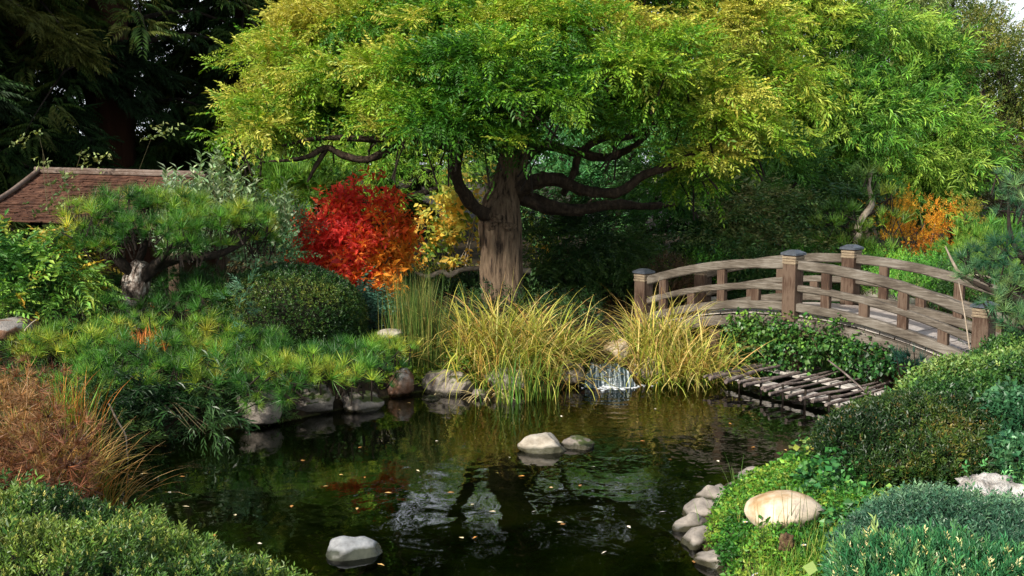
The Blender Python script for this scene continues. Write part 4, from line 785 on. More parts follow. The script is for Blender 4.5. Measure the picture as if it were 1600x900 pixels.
# clipped dome
dome = sp([(452, 492, 12.0, 118, 76, .75), (500, 500, 11.95, 70, 60, .6), (400, 490, 12.1, 70, 56, .6)])
shrub('clipped_dome_shrub', 'dense clipped dome of small dark leaves in front of the red shrub', 'shrub', dome, atp(452, 12.0), t_sprig(5, .5, .28, .8, .8), [(.012, .045, .008), (.03, .085, .012), (.06, .12, .015), (.16, .18, .02)], 330, 9, .035, .058, M_GLOSSY, nst=16, stem_r=.012, seed=3, outward=1.2, upw=.2, jitter=.35, top=-.3, shell=(.9, 1.0), lump=.03, tspread=.2) if False else None
def dense_dome(name, label, pads, base, T, cols, n, size, mat, lump=.03, frq=1.2, jit=.35, core=.88, seed=1, up=.25, group=None, tspread=.2, tb=None, var=.16, hv=.2, rough=.012, tips=None):
    """a clipped or cushion plant: shoots over the union of ellipsoids, round an added solid core coloured dark as inner shade"""
    root = empty(name, base, label, 'shrub', group); A = np.array([r[0] * r[2] + r[0] * r[1] + r[1] * r[2] for _, r in pads]); ns = (n * A / A.sum()).astype(int); pos, dr = [], []
    for i, ((c, r), k) in enumerate(zip(pads, ns)):
        d = randdir(k * 2); d = d[d[:, 2] > -.45][:k]; rad = 1 + lump * sn(d * r + c, frq, seed) + rng.normal(0, rough, len(d)) - np.abs(rng.normal(0, .035, len(d)))
        p_ = c + d * r * rad[:, None]; ok = np.ones(len(p_), bool)
        for j, (c2, r2) in enumerate(pads):
            if j != i: ok &= (((p_ - c2) / r2) ** 2).sum(1) > .84
        pos.append(p_[ok]); dr.append(norm(d / r)[ok])
    pos = np.concatenate(pos); dr = np.concatenate(dr); k = len(pos); d2 = dr + UP * up + rng.normal(0, jit, (k, 3))
    t = .5 + .3 * sn(pos, .9, seed) + (tb(pos) if tb else 0)
    m_ = MB(); scatter(m_, T[0], T[1], pos, frames(d2, UP + rng.normal(0, .2, (k, 3)), rng.uniform(-3, 3, k)), size * np.exp(rng.normal(0, hv, k)), pal(cols, k, t, tspread, .2), (T[2], var)); m_.build('foliage', mat, root)
    if tips:
        q_ = rng.permutation(k)[:tips[1]]; q_ = q_[dr[q_][:, 2] > .1]; n2 = len(q_); d3 = dr[q_] * .5 + UP * .9 + rng.normal(0, .25, (n2, 3))
        m_ = MB(); scatter(m_, T_BUD[0], T_BUD[1], pos[q_] + norm(d3) * size * .55, frames(d3, UP + rng.normal(0, .2, (n2, 3)), rng.uniform(-3, 3, n2)), tips[2] * np.exp(rng.normal(0, .3, n2)), pal(tips[0], n2), (T_BUD[2], .1)); m_.build('new_tips', mat, root)
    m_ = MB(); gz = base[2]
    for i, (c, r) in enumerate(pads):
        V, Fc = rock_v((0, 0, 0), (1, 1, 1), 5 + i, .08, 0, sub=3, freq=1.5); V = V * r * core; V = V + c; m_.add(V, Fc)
    m_.build('shade_core', M_INNER, root, True); return root  # solid filler core blocking see-through, inner shade put into its colour
M_INNER = noisemat('shade_core_dark', [(.006, .007, .003), (.014, .016, .006), (.03, .028, .012)], 30, .95, 1.0, 60, bdist=.03)  # near-black colour stands in for the shade between the shoots
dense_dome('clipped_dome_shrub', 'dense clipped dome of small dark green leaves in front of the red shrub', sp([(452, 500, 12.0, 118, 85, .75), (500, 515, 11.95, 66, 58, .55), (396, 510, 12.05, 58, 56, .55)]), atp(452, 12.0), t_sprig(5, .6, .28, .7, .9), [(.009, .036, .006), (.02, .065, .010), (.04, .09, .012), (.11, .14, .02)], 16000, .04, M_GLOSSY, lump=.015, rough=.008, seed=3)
GY = [(.008, .028, .005), (.018, .05, .008), (.05, .09, .011), (.15, .12, .025)]
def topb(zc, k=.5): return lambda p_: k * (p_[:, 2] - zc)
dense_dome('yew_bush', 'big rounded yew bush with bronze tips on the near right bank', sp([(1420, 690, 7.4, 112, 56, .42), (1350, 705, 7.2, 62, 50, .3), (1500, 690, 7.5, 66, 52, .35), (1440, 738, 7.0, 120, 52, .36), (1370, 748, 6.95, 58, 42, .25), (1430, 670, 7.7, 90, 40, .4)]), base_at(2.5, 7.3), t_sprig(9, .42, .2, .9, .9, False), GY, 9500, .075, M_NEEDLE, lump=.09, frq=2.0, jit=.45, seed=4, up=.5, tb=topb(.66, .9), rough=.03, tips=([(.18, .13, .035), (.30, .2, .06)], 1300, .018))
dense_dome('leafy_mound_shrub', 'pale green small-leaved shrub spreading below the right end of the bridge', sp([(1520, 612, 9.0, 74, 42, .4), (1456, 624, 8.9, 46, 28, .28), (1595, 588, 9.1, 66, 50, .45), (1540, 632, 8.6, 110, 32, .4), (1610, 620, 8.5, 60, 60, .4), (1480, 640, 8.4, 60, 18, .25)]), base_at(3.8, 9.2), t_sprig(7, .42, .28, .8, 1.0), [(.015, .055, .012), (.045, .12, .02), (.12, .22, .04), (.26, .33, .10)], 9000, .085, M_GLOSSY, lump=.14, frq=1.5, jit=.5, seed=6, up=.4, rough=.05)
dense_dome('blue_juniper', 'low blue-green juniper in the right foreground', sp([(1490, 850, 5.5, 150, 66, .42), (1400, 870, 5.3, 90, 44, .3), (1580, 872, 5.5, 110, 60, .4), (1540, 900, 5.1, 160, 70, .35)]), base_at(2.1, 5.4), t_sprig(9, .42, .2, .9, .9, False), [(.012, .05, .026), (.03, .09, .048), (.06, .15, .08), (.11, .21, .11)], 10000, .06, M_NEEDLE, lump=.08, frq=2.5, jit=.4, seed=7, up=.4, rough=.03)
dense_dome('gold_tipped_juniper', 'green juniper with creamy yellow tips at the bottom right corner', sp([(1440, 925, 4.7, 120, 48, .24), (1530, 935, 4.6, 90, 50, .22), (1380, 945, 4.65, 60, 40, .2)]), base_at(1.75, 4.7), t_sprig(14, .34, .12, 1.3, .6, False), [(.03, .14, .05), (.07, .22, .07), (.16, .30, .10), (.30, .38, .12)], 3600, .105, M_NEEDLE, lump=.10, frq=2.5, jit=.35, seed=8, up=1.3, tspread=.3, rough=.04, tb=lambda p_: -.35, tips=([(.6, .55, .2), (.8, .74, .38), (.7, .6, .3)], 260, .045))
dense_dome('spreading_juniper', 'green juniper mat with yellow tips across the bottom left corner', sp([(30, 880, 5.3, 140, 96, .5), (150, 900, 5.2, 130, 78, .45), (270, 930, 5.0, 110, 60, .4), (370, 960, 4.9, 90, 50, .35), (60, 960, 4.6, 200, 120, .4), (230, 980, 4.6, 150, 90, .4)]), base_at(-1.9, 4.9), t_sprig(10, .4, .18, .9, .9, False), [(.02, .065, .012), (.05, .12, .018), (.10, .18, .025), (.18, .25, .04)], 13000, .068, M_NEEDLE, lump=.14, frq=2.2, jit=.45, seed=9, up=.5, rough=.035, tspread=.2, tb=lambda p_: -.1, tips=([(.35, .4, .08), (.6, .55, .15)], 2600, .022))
dense_dome('ground_shrub', 'dark broad-leaved shrub between the yew and the blue juniper at the right edge', sp([(1590, 690, 7.4, 50, 70, .3), (1600, 740, 6.9, 50, 40, .25)]), base_at(3.2, 7.1), t_sprig(6, .45, .3, .8, 1.0), [(.015, .07, .03), (.04, .13, .05), (.09, .2, .08)], 1800, .10, M_GLOSSY, lump=.1, seed=10, rough=.05)
shrub('oleander_shrub', 'blue-green narrow-leaved shrub right of the clipped dome', 'shrub', sp([(575, 500, 12.4, 36, 40, .3), (560, 475, 12.8, 26, 26, .25), (600, 520, 12.2, 30, 24, .2)]), atp(575, 12.4), T_PIN_S, [(.015, .05, .03), (.035, .10, .06), (.08, .17, .11)], 110, 8, .06, .15, M_GLOSSY, nst=6, seed=10, **UB)
shrub('willow_sprays', 'narrow-leaved dark sprays hanging over the water below the pine mats', 'shrub', sp([(270, 640, 9.2, 80, 40, .2), (230, 610, 9.4, 70, 40, .25), (320, 672, 8.9, 40, 12, .12), (350, 600, 9.5, 50, 36, .2), (170, 620, 9.3, 40, 40, .2)]), base_at(*WP(240, 655)[:2]), T_WILL, [(.006, .022, .006), (.015, .05, .012), (.035, .085, .02)], 26, 7, .09, .16, M_GLOSSY, nst=14, stem_r=.007, seed=11, droop=.5, outward=.7, upw=.1, jitter=.4, top=-.9, tspread=.2)
shrub('sapling', 'slender blue-green seedling sprouting among the pine mats', 'plant', sp([(370, 480, 10.8, 14, 34, .06), (360, 520, 10.6, 12, 26, .06), (232, 545, 9.9, 14, 26, .06), (385, 450, 10.9, 10, 20, .06)]), base_at(*WP(365, 600)[:2]), T_WILL, [(.05, .14, .07), (.12, .24, .14)], 90, 4, .03, .13, nst=5, stem_r=.005, seed=11, **UB)

# ------------------------------------------------------------------ pines
G_PIN = [(.015, .065, .010), (.035, .13, .015), (.08, .22, .02), (.18, .30, .025), (.34, .35, .04)]
def pine(name, label, base, pads, limb_list, tn, size, T=T_TUFT, cols=G_PIN, bark=M_PBARK, group=None, cat='pine tree', trunkpts=None, tr=None, up=.9, seed=1, shell=(.55, 1), tb=None, jit=.45, top=-.35, lump=.12):
    root = empty(name, base, label, cat, group)
    if trunkpts is not None: m_ = MB(); tube(m_, trunkpts, tr, 20, .28, k=7, seed=4); m_.build('trunk', bark, root, True)
    if limb_list:
        for pts, rad in limb_list: m_ = MB(); tube(m_, pts, rad, 9, .2, k=5, seed=5); m_.build('limb', M_DBARK, root, True)
    cp, cd = clumps(pads, tn, shell, top, lump=lump); n = len(cp); d = cd * .8 + UP * up + rng.normal(0, jit, (n, 3))
    t = .36 + .3 * sn(cp, .8, seed) + (tb(cp) if tb else 0)
    m_ = MB(); scatter(m_, T[0], T[1], cp, frames(d, UP + rng.normal(0, .3, (n, 3)), rng.uniform(-3, 3, n)), size * np.exp(rng.normal(0, .2, n)), pal(cols, n, t, .22, .22), (T[2], .22)); m_.build('needles', M_NEEDLE, root)
    m_ = MB()
    for c, d_ in zip(cp[::3], d[::3]): d_ = d_ / np.linalg.norm(d_); tube(m_, [c - d_ * size * 1.6 - UP * .03, c + d_ * size * .1], [.009, .005], 4, k=1, cap=False)
    m_.build('bare_branchlets', M_DBARK, root); return root
YP = 11.8
lims = [([P(x, y, YP + d) for x, y, d in L_], r) for L_, r in [
    ([(222, 435, 0), (250, 412, -.1), (290, 402, -.2), (330, 400, -.2), (370, 385, -.1), (400, 360, 0)], [.075, .06, .05, .04, .03, .012]), ([(208, 428, 0), (180, 400, -.1), (160, 375, -.2), (120, 355, -.3)], [.06, .045, .03, .012]),
    ([(212, 420, 0), (225, 380, .1), (215, 340, .2)], [.05, .035, .012]), ([(250, 412, 0), (280, 370, .2), (300, 340, .3)], [.04, .03, .01]), ([(240, 420, -.05), (260, 395, -.4), (270, 380, -.5)], [.04, .03, .01])]]
pine('cloud_pruned_pine', 'wide flat-topped garden pine with mottled bark in front of the pavilion', base_at(P(206, 480, YP)[0], YP), sp([(150, 350, YP - .2, 60, 34, .4), (200, 320, YP + .2, 60, 26, .4), (270, 325, YP + .2, 70, 24, .4), (250, 365, YP - .4, 90, 28, .35), (330, 350, YP - .1, 70, 28, .4), (390, 345, YP, 50, 26, .35), (165, 380, YP - .3, 40, 16, .3), (120, 375, YP, 34, 20, .3), (310, 385, YP - .3, 50, 12, .3), (400, 375, YP + .2, 36, 18, .3)]),
     lims, 330, .125, trunkpts=[P(204, 520, YP), P(205, 485, YP), P(208, 455, YP), P(215, 428, YP), P(224, 410, YP)], tr=[.16, .125, .115, .11, .07], seed=2, tb=lambda p_: .1 + 0 * p_[:, 0])
GM = 'low spreading pines along the far left bank'
pine('shaded_pine', 'dark pine clump under the flat-topped pine left of the clipped dome', base_at(P(280, 480, 11.6)[0], 11.6), sp([(300, 450, 12.0, 60, 30, .35), (270, 480, 11.8, 50, 22, .3), (330, 480, 11.6, 40, 30, .3), (130, 480, 11.2, 70, 22, .3), (165, 455, 12.0, 40, 26, .3)]), [], 220, .125, cols=G_PIN[:3], cat='pine tree', group=GM, seed=3)
pine('low_pine', 'low bright green pine mat at the left below the leafy shrub', base_at(P(140, 560, 10.2)[0], 10.2), sp([(110, 528, 10.5, 70, 24, .3), (200, 516, 10.8, 66, 22, .3), (90, 562, 10.0, 56, 24, .3), (190, 572, 9.7, 84, 32, .3), (120, 598, 9.4, 56, 20, .25), (200, 600, 9.45, 60, 18, .22), (270, 585, 9.7, 44, 20, .22), (165, 625, 9.2, 34, 14, .15), (255, 548, 10.2, 46, 24, .3), (150, 545, 10.2, 60, 20, .3), (50, 545, 10.1, 44, 20, .3)]), [], 270, .112, T_TUFT_D, cat='pine shrub', group=GM, seed=4, shell=(.6, 1.0), lump=.3)
pine('low_pine', 'low bright green pine mat in the middle below the clipped dome', base_at(P(360, 560, 10.6)[0], 10.6), sp([(325, 520, 11.0, 60, 26, .3), (290, 545, 10.6, 40, 20, .25), (390, 540, 10.7, 70, 26, .3), (350, 568, 10.1, 60, 26, .3), (330, 598, 9.7, 50, 18, .2), (385, 600, 9.6, 30, 16, .15), (445, 556, 10.4, 56, 22, .3)]), [], 270, .112, T_TUFT_D, cat='pine shrub', group=GM, seed=5, shell=(.6, 1.0), lump=.3)
pine('low_pine', 'yellow-green pine mat draping over the rocks left of the reeds', base_at(P(520, 570, 10.5)[0], 10.6), sp([(500, 568, 10.4, 64, 24, .3), (570, 552, 10.8, 60, 20, .3), (460, 583, 9.9, 70, 20, .3), (540, 583, 10.0, 70, 18, .3), (610, 545, 11.0, 40, 16, .25), (590, 580, 10.3, 30, 24, .2), (410, 578, 9.9, 50, 26, .25), (560, 596, 9.9, 44, 10, .2)]), [], 300, .112, T_TUFT_D, cat='pine shrub', group=GM, seed=6, shell=(.6, 1.0), lump=.3, tb=lambda p_: .12 + 0 * p_[:, 0])
pine('low_pine', 'pine tufts hanging down over the dark leftmost bank rock', base_at(P(420, 620, 9.7)[0], 9.95), sp([(400, 610, 9.55, 30, 20, .12), (455, 605, 9.6, 30, 14, .12), (445, 630, 9.5, 14, 20, .08), (395, 635, 9.5, 14, 18, .08)]), [], 380, .11, T_TUFT_D, G_PIN[:4], cat='pine shrub', group=GM, seed=7, up=-.4)
pine('small_cloud_pine', 'little yellow-green cloud-pruned pine beside the orange shrub', atp(1345, 15.8), sp([(1362, 275, 15.8, 22, 12, .2), (1380, 305, 15.8, 36, 12, .25), (1310, 330, 15.7, 36, 12, .25), (1290, 350, 15.6, 34, 10, .25), (1385, 345, 15.7, 30, 12, .25), (1340, 390, 15.4, 50, 14, .3), (1300, 375, 15.6, 30, 10, .2), (1375, 395, 15.2, 40, 12, .25), (1340, 360, 15.8, 24, 10, .2)]),
     [([P(1345, 365, 15.8), P(1310, 352, 15.75), P(1285, 350, 15.7)], [.025, .02, .008]), ([P(1348, 340, 15.8), P(1375, 325, 15.8), P(1390, 310, 15.8)], [.03, .02, .01])], 170, .14, T_BRUSH, [(.06, .15, .02), (.14, .26, .03), (.28, .34, .05)], bark=M_TWIG, trunkpts=[np.array(atp(1345, 15.8)) - UP * .1, P(1340, 370, 15.8), P(1345, 345, 15.8), P(1362, 320, 15.8), P(1358, 290, 15.8), P(1362, 268, 15.8)], tr=[.07, .055, .045, .035, .025, .015], seed=8)
pine('small_green_pine', 'small bright pine in the dark left of the bridge posts', atp(1090, 15.9), sp([(1090, 385, 15.9, 30, 14, .2), (1125, 360, 15.9, 26, 14, .2), (1080, 405, 15.7, 36, 14, .2), (1150, 345, 16, 20, 10, .2)]), [([P(1100, 420, 15.8), P(1120, 385, 15.85), P(1150, 350, 15.9)], [.03, .02, .01])], 170, .13, T_BRUSH, [(.03, .10, .015), (.07, .18, .02), (.12, .22, .03)], seed=9)
pine('near_right_pine', 'soft blue-green pine boughs at the right edge over the end of the bridge', base_at(P(1640, 560, 9.2)[0], 9.3), sp([(1590, 400, 9.6, 60, 36, .3), (1550, 430, 9.5, 56, 26, .3), (1600, 460, 9.4, 60, 36, .3), (1585, 500, 9.2, 36, 22, .2), (1552, 478, 9.3, 34, 20, .12), (1590, 330, 9.8, 40, 30, .25), (1620, 520, 9.2, 60, 40, .3), (1530, 405, 9.7, 40, 18, .25), (1580, 290, 9.9, 30, 24, .2)]),
     [([P(1660, 480, 9.3), P(1600, 470, 9.3), P(1540, 450, 9.4), P(1500, 430, 9.5)], [.05, .04, .02, .008]), ([P(1660, 480, 9.3), P(1610, 420, 9.5), P(1580, 370, 9.7), P(1575, 300, 9.9)], [.05, .03, .02, .008])], 240, .10, T_TUFT, [(.02, .08, .035), (.04, .13, .05), (.09, .21, .08), (.18, .27, .08)], seed=10, trunkpts=[base_at(P(1660, 560, 9.2)[0], 9.3) - UP * .1, P(1660, 530, 9.3), P(1662, 470, 9.3)], tr=[.1, .08, .06], up=.3)
pine('fine_pine_sprig', 'dark blue-green pine tuft below the bridge deck at the right', base_at(P(1425, 575, 10.0)[0], 10.1), sp([(1425, 570, 9.9, 26, 26, .15)]), [], 380, .13, T_FINE, [(.01, .05, .035), (.03, .10, .07)], cat='pine shrub', seed=11, up=.8)
m_ = MB()
for L_, r in (([(1477, 385), (1490, 412), (1503, 428), (1540, 432), (1560, 440)], [.006, .012, .014, .01, .004]), ([(1503, 428), (1525, 448), (1545, 450), (1570, 470)], [.01, .008, .006, .003]), ([(1480, 430), (1492, 434), (1503, 428)], [.004, .006, .008])): tube(m_, [P(x, y, 9.6) for x, y in L_], r, 7, .1, k=5)
tag(m_.build('bare_twig', M_TWIG, None, True, loc=P(1503, 428, 9.6)), 'bare pale forked twig above the right end of the bridge', 'twig')
m_ = MB(); tube(m_, [P(1498, 440, 9.6), P(1507, 490, 9.5), P(1515, 545, 9.4)], [.005, .006, .007], 7, k=3); tag(m_.build('bamboo_cane', M_TWIG, None, True, loc=P(1507, 490, 9.5)), 'thin pale upright cane in front of the right bridge rail', 'cane')

# ------------------------------------------------------------------ ivy on the bridge
ivy = [(1165, 505, -.02, 30, 26), (1215, 512, 0, 40, 30), (1205, 545, .05, 36, 26), (1250, 530, -.05, 44, 40), (1225, 565, 0, 24, 16), (1300, 530, 0, 40, 30), (1335, 548, 0, 36, 28), (1375, 555, 0, 30, 24), (1355, 575, .0, 18, 16), (1150, 535, .1, 22, 40), (1400, 568, 0, 26, 16), (1180, 530, .1, 50, 40), (1165, 560, .1, 40, 24), (1210, 585, .1, 24, 10), (1270, 555, .1, 30, 26), (1320, 565, .1, 24, 18), (1385, 572, .1, 24, 18)]
def ybr(px):   # depth of the near side of the bridge along the ray through px
    u = (px - 800) / F; w = BC - BB * (BWD / 2 + .10); s = (u * w[1] - w[0]) / (BA[0] - u * BA[1]); return w[1] + BA[1] * s
root = empty('ivy', P(1250, 560, ybr(1250)), 'glossy dark ivy draped along the side beam of the footbridge', 'ivy')
m_ = MB(); pv = [pad(x, y, ybr(x) - .06, rx, ry, .12) for x, y, d, rx, ry in ivy]
foliage(m_, pv, t_leaf(.46, .06, .15), [(.008, .038, .010), (.015, .065, .012), (.03, .10, .016), (.09, .19, .03)], 800, 5, .05, .038, outward=.5, upw=-.1, droop=.6, jitter=.55, top=-1, shell=(.3, 1.05), tspread=.22, bright=.3, seed=4)
pv2 = [pad(x, y, ybr(x) - .05, rx, ry, .06) for x, y, rx, ry in ((1185, 492, 30, 6), (1225, 493, 24, 6), (1270, 500, 20, 5), (1310, 505, 16, 12), (1150, 497, 24, 5))]
foliage(m_, pv2, t_leaf(.46, .06, .15), [(.02, .085, .014), (.06, .18, .02), (.18, .3, .04)], 420, 4, .03, .04, outward=.5, upw=.3, jitter=.6, top=-1, shell=(.3, 1.1)); m_.build('foliage', M_GLOSSY, root)
m_ = MB(); stems(m_, P(1240, 520, ybr(1240)), pv, 16, .008); m_.build('stems', M_GTWIG, root)
m_ = MB(); tube(m_, [P(1293, 562, 10.9), P(1322, 585, 10.8), P(1352, 612, 10.6)], [.007, .01, .008], 6, k=4); tag(m_.build('dead_twig', M_LOG, None, True, loc=P(1322, 585, 10.8)), 'thin bare twig slanting under the bridge above the branch grating', 'twig')

# ------------------------------------------------------------------ grasses
def clump(name, label, centers, n, L0, L1, cols, width=.014, lean=(.05, .75), bend=(.3, 1.7), spread=.22, group=None, tip=None, seg=6, zoff=0, azb=None, mat=M_BLADE, cat='grass clump'):
    k = rng.integers(0, len(centers), n); c = np.array(centers)[k]; b = c + rng.normal(0, spread, (n, 3)) * [1, .6, 0]; b[:, 2] = np.maximum(gh(b), -.02) + zoff
    az = rng.uniform(0, 2 * math.pi, n) if azb is None else rng.normal(azb[0], azb[1], n)
    out = b - c; az = np.where(rng.uniform(size=n) < .5, np.arctan2(out[:, 1], out[:, 0]) + rng.normal(0, .6, n), az)
    L = rng.uniform(L0, L1, n); m_ = MB(); col = pal(cols, n, None, .2, .2); tc = None if tip is None else pal(tip, n)
    blades(m_, b, az, L, rng.uniform(*lean, n) ** 1.0, rng.uniform(*bend, n), width * rng.uniform(.6, 1.3, n), col, seg, tc)
    root_loc = np.mean(np.array(centers), 0); root_loc[2] = g1(root_loc[0], root_loc[1])
    return tag(m_.build(name, mat, None, False, loc=root_loc), label, cat, group)
GS = [(.04, .12, .012), (.08, .20, .02), (.16, .29, .025), (.36, .40, .04), (.52, .42, .08), (.45, .26, .07)]
TIP = [(.32, .38, .05), (.60, .56, .10), (.70, .58, .16), (.72, .54, .24), (.52, .27, .07)]
gw = lambda px, py: WP(px, py, .3)
clump('sedge_clump', 'big tangled yellow and green sedge clump in front of the big trunk', [gw(770, 562), gw(745, 556), gw(800, 560), gw(835, 560), gw(790, 552), gw(862, 552), gw(765, 552)], 1500, .4, .95, GS, width=.014, spread=.17, lean=(.0, 1.15), bend=(.4, 2.9), tip=TIP, group='tall sedges on the far bank')
clump('sedge_clump', 'straw yellow sedge clump between the waterfall and the footbridge', [gw(1030, 552), gw(1065, 550), gw(1015, 543), gw(1095, 550), gw(1045, 540)], 1250, .35, .88, GS + [(.62, .45, .16)], width=.014, spread=.15, lean=(.0, 1.15), bend=(.4, 2.9), tip=TIP, group='tall sedges on the far bank')
clump('sedge_clump', 'sparse sedge tuft just left of the waterfall', [gw(888, 550)], 60, .35, .7, GS, spread=.06, tip=TIP, group='tall sedges on the far bank', bend=(.8, 2.2))
clump('hanging_grass', 'pale dry blades hanging down over the bank rock to the water', [WP(755, 566, .32), WP(775, 565, .32)], 50, .4, .6, [(.6, .5, .28), (.7, .55, .25)], spread=.05, lean=(1.0, 1.5), bend=(.9, 1.5), azb=(-1.5, .5))
clump('green_rush', 'green rush blades at the waterline below the big sedge clump', [WP(790, 604, .15), WP(820, 602, .15), WP(850, 600, .15), WP(812, 600, .15)], 110, .3, .55, [(.05, .14, .02), (.12, .24, .03), (.3, .33, .05)], width=.009, spread=.09, lean=(0, .3), bend=(.1, .8))
clump('dark_reeds', 'upright thin dark green reeds left of the big sedge clump', [gw(650, 556), gw(640, 552), gw(665, 560), gw(655, 545)], 700, .5, .95, [(.03, .07, .015), (.06, .13, .02), (.12, .16, .03), (.22, .19, .05)], width=.007, spread=.10, lean=(0, .14), bend=(0, .35), cat='reeds')
# near left: dried fern-like plant, orange and green grasses
YN = 7.0
shrub('dried_plant', 'tangled reddish brown dried plant at the left edge above the juniper mat', 'dried plant', sp([(20, 640, 7.6, 60, 38, .25), (55, 685, 7.2, 80, 46, .3), (15, 710, 7.0, 80, 46, .3), (95, 722, 6.9, 46, 36, .2), (40, 600, 8.0, 50, 22, .25), (20, 760, 6.7, 60, 26, .2), (90, 760, 6.8, 50, 20, .2)]), base_at(P(40, 700, 7.2)[0], 7.2), t_tuft(14, .03, .95), [(.045, .018, .010), (.11, .042, .022), (.19, .075, .035), (.27, .15, .06)], 90, 9, .07, .085, M_LEAF, nst=60, stem_r=.004, stem_mat=noisemat('dried_stem', [(.16, .08, .04), (.36, .24, .12)], 20, .9, .2), seed=5, outward=.5, upw=.2, jitter=.9, top=-.7, shell=(.3, 1.05), tspread=.25, bright=.3)
clump('orange_grass', 'tawny orange and green grass leaning out over the water at the left', [WP(110, 735, .3), WP(140, 725, .3), WP(80, 740, .3)], 420, .3, .62, [(.12, .24, .03), (.34, .34, .05), (.50, .24, .05), (.55, .2, .03), (.5, .36, .12)], width=.007, spread=.10, lean=(.1, 1.0), bend=(.3, 1.5), azb=(-.1, .7), tip=[(.5, .28, .08), (.6, .42, .2)])
clump('orange_grass', 'upright rusty and green grass between the dried plant and the pine mat', [WP(95, 680, .3), WP(120, 665, .3), WP(60, 680, .3)], 320, .3, .6, [(.14, .3, .03), (.2, .36, .04), (.5, .2, .04), (.55, .16, .03)], width=.007, spread=.12, lean=(0, .35), bend=(.1, 1.2))
clump('orange_grass', 'small orange tuft in the middle of the pine mats', [P(235, 520, 10.3), P(225, 515, 10.4)], 120, .12, .25, [(.5, .14, .03), (.55, .22, .05)], width=.008, spread=.07, lean=(0, .9), bend=(.2, 1), zoff=.28, cat='plant')
# pale bare stems
for lab, pts in (('thin white bare stem hanging from the pine mat into the water', [(170, 630), (182, 655), (196, 680), (198, 705), (203, 735)]), ('thin white bare stem bending up below the leafy shrub', [(40, 545), (38, 520), (46, 508), (58, 498)])):
    m_ = MB(); Yq = 8.6 if 'water' in lab else 10.4; tube(m_, [P(x, y, Yq) for x, y in pts], [.006, .008, .006, .003], 6, .1, k=5); tag(m_.build('dry_shoot', M_TWIG, None, True, loc=P(*pts[0], Yq)), lab, 'stem')

# ------------------------------------------------------------------ ground cover
def in_poly(p, poly):
    poly = np.array(poly, float); ins = np.zeros(len(p), bool)
    for i in range(len(poly)):
        a_, b_ = poly[i], poly[(i + 1) % len(poly)]; c = (a_[1] > p[:, 1]) != (b_[1] > p[:, 1])
        with np.errstate(divide='ignore', invalid='ignore'): xx = (b_[0] - a_[0]) * (p[:, 1] - a_[1]) / (b_[1] - a_[1]) + a_[0]
        ins ^= c & (p[:, 0] < xx)
    return ins
def cover(name, poly_xy, n, T, cols, size, mat, hmax=.06, jit=.5, up=.8, mind=.06, avoid=None, seed=1, tspread=.25, label=None):
    poly_xy = np.array(poly_xy); lo, hi = poly_xy.min(0), poly_xy.max(0); p_ = rng.uniform(lo, hi, (n * 2, 2)); p_ = p_[in_poly(p_, poly_xy)]; p_ = p_[sdist(p_) > mind][:n]
    if avoid is not None: p_ = p_[(((p_ - avoid[0]) / avoid[1]) ** 2).sum(1) > 1]
    k = len(p_); z_ = gh(p_) + rng.uniform(0, hmax, k) * (1 + .6 * sn(np.column_stack([p_, np.zeros(k)]), 1.5, seed)); pos = np.column_stack([p_, z_])
    d = randdir(k) * [1, 1, .3] + UP * up; m_ = MB(); t = .5 + .35 * sn(pos, 1.2, seed)
    scatter(m_, T[0], T[1], pos, frames(d, UP + rng.normal(0, jit, (k, 3)), rng.uniform(-.6, .6, k)), size * np.exp(rng.normal(0, .3, k)), pal(cols, k, t, tspread, .22), (T[2], .15))
    return tag(m_.build(name, mat), kind='stuff')
def wpoly(pp, z=.3): return [WP(x, y, z)[:2] for x, y in pp]
BOU = (np.array([P(1224, 798, 6.4)[0], P(1224, 798, 6.4)[1] - .05]), np.array([.22, .27]))
NR = wpoly([(1120, 745), (1260, 705), (1340, 740), (1380, 800), (1440, 860), (1440, 1000), (1080, 1000), (1060, 860), (1060, 790)])
cover('ground_cover', NR, 11000, T_TRI, [(.025, .11, .015), (.05, .18, .02), (.10, .26, .025), (.22, .32, .04)], .03, M_LEAF, .05, up=.9, mind=.015, avoid=BOU, seed=2)
cover('ground_cover', wpoly([(1215, 720), (1300, 700), (1420, 800), (1420, 1000), (1260, 1000), (1290, 830)]), 4600, t_leaf(.5, .1, .15), [(.015, .08, .02), (.035, .14, .03), (.07, .2, .04), (.24, .3, .05)], .032, M_GLOSSY, .11, up=.1, jit=.6, mind=.05, avoid=BOU, seed=3)
b_ = np.array([WP(*c, .3) for c in rng.uniform([1110, 770], [1360, 960], (1500, 2))]); b_ = b_[sdist(b_[:, :2]) > .1]; b_[:, 2] = gh(b_); m_ = MB(); k = len(b_)
blades(m_, b_, rng.uniform(0, 6.28, k), rng.uniform(.04, .13, k), rng.uniform(0, .5, k), rng.uniform(0, .9, k), rng.uniform(.003, .005, k), pal([(.05, .18, .02), (.14, .3, .03), (.35, .34, .08)], k), 4); tag(m_.build('short_grass', M_BLADE), kind='stuff')
clump('rush_tuft', 'thin dark rush stems standing in front of the tan boulder', [WP(1205, 838, .28), WP(1245, 836, .28)], 20, .16, .32, [(.04, .09, .02), (.09, .14, .03)], width=.004, spread=.05, lean=(0, .12), bend=(0, .2), cat='grass tuft')
clump('rush_tuft', 'green grass tuft in the ground cover near the bottom edge', [WP(1190, 885, .28), WP(1270, 870, .28)], 130, .10, .24, [(.05, .16, .02), (.12, .24, .03), (.3, .3, .07)], width=.004, spread=.06, lean=(0, .4), bend=(0, .8), cat='grass tuft')
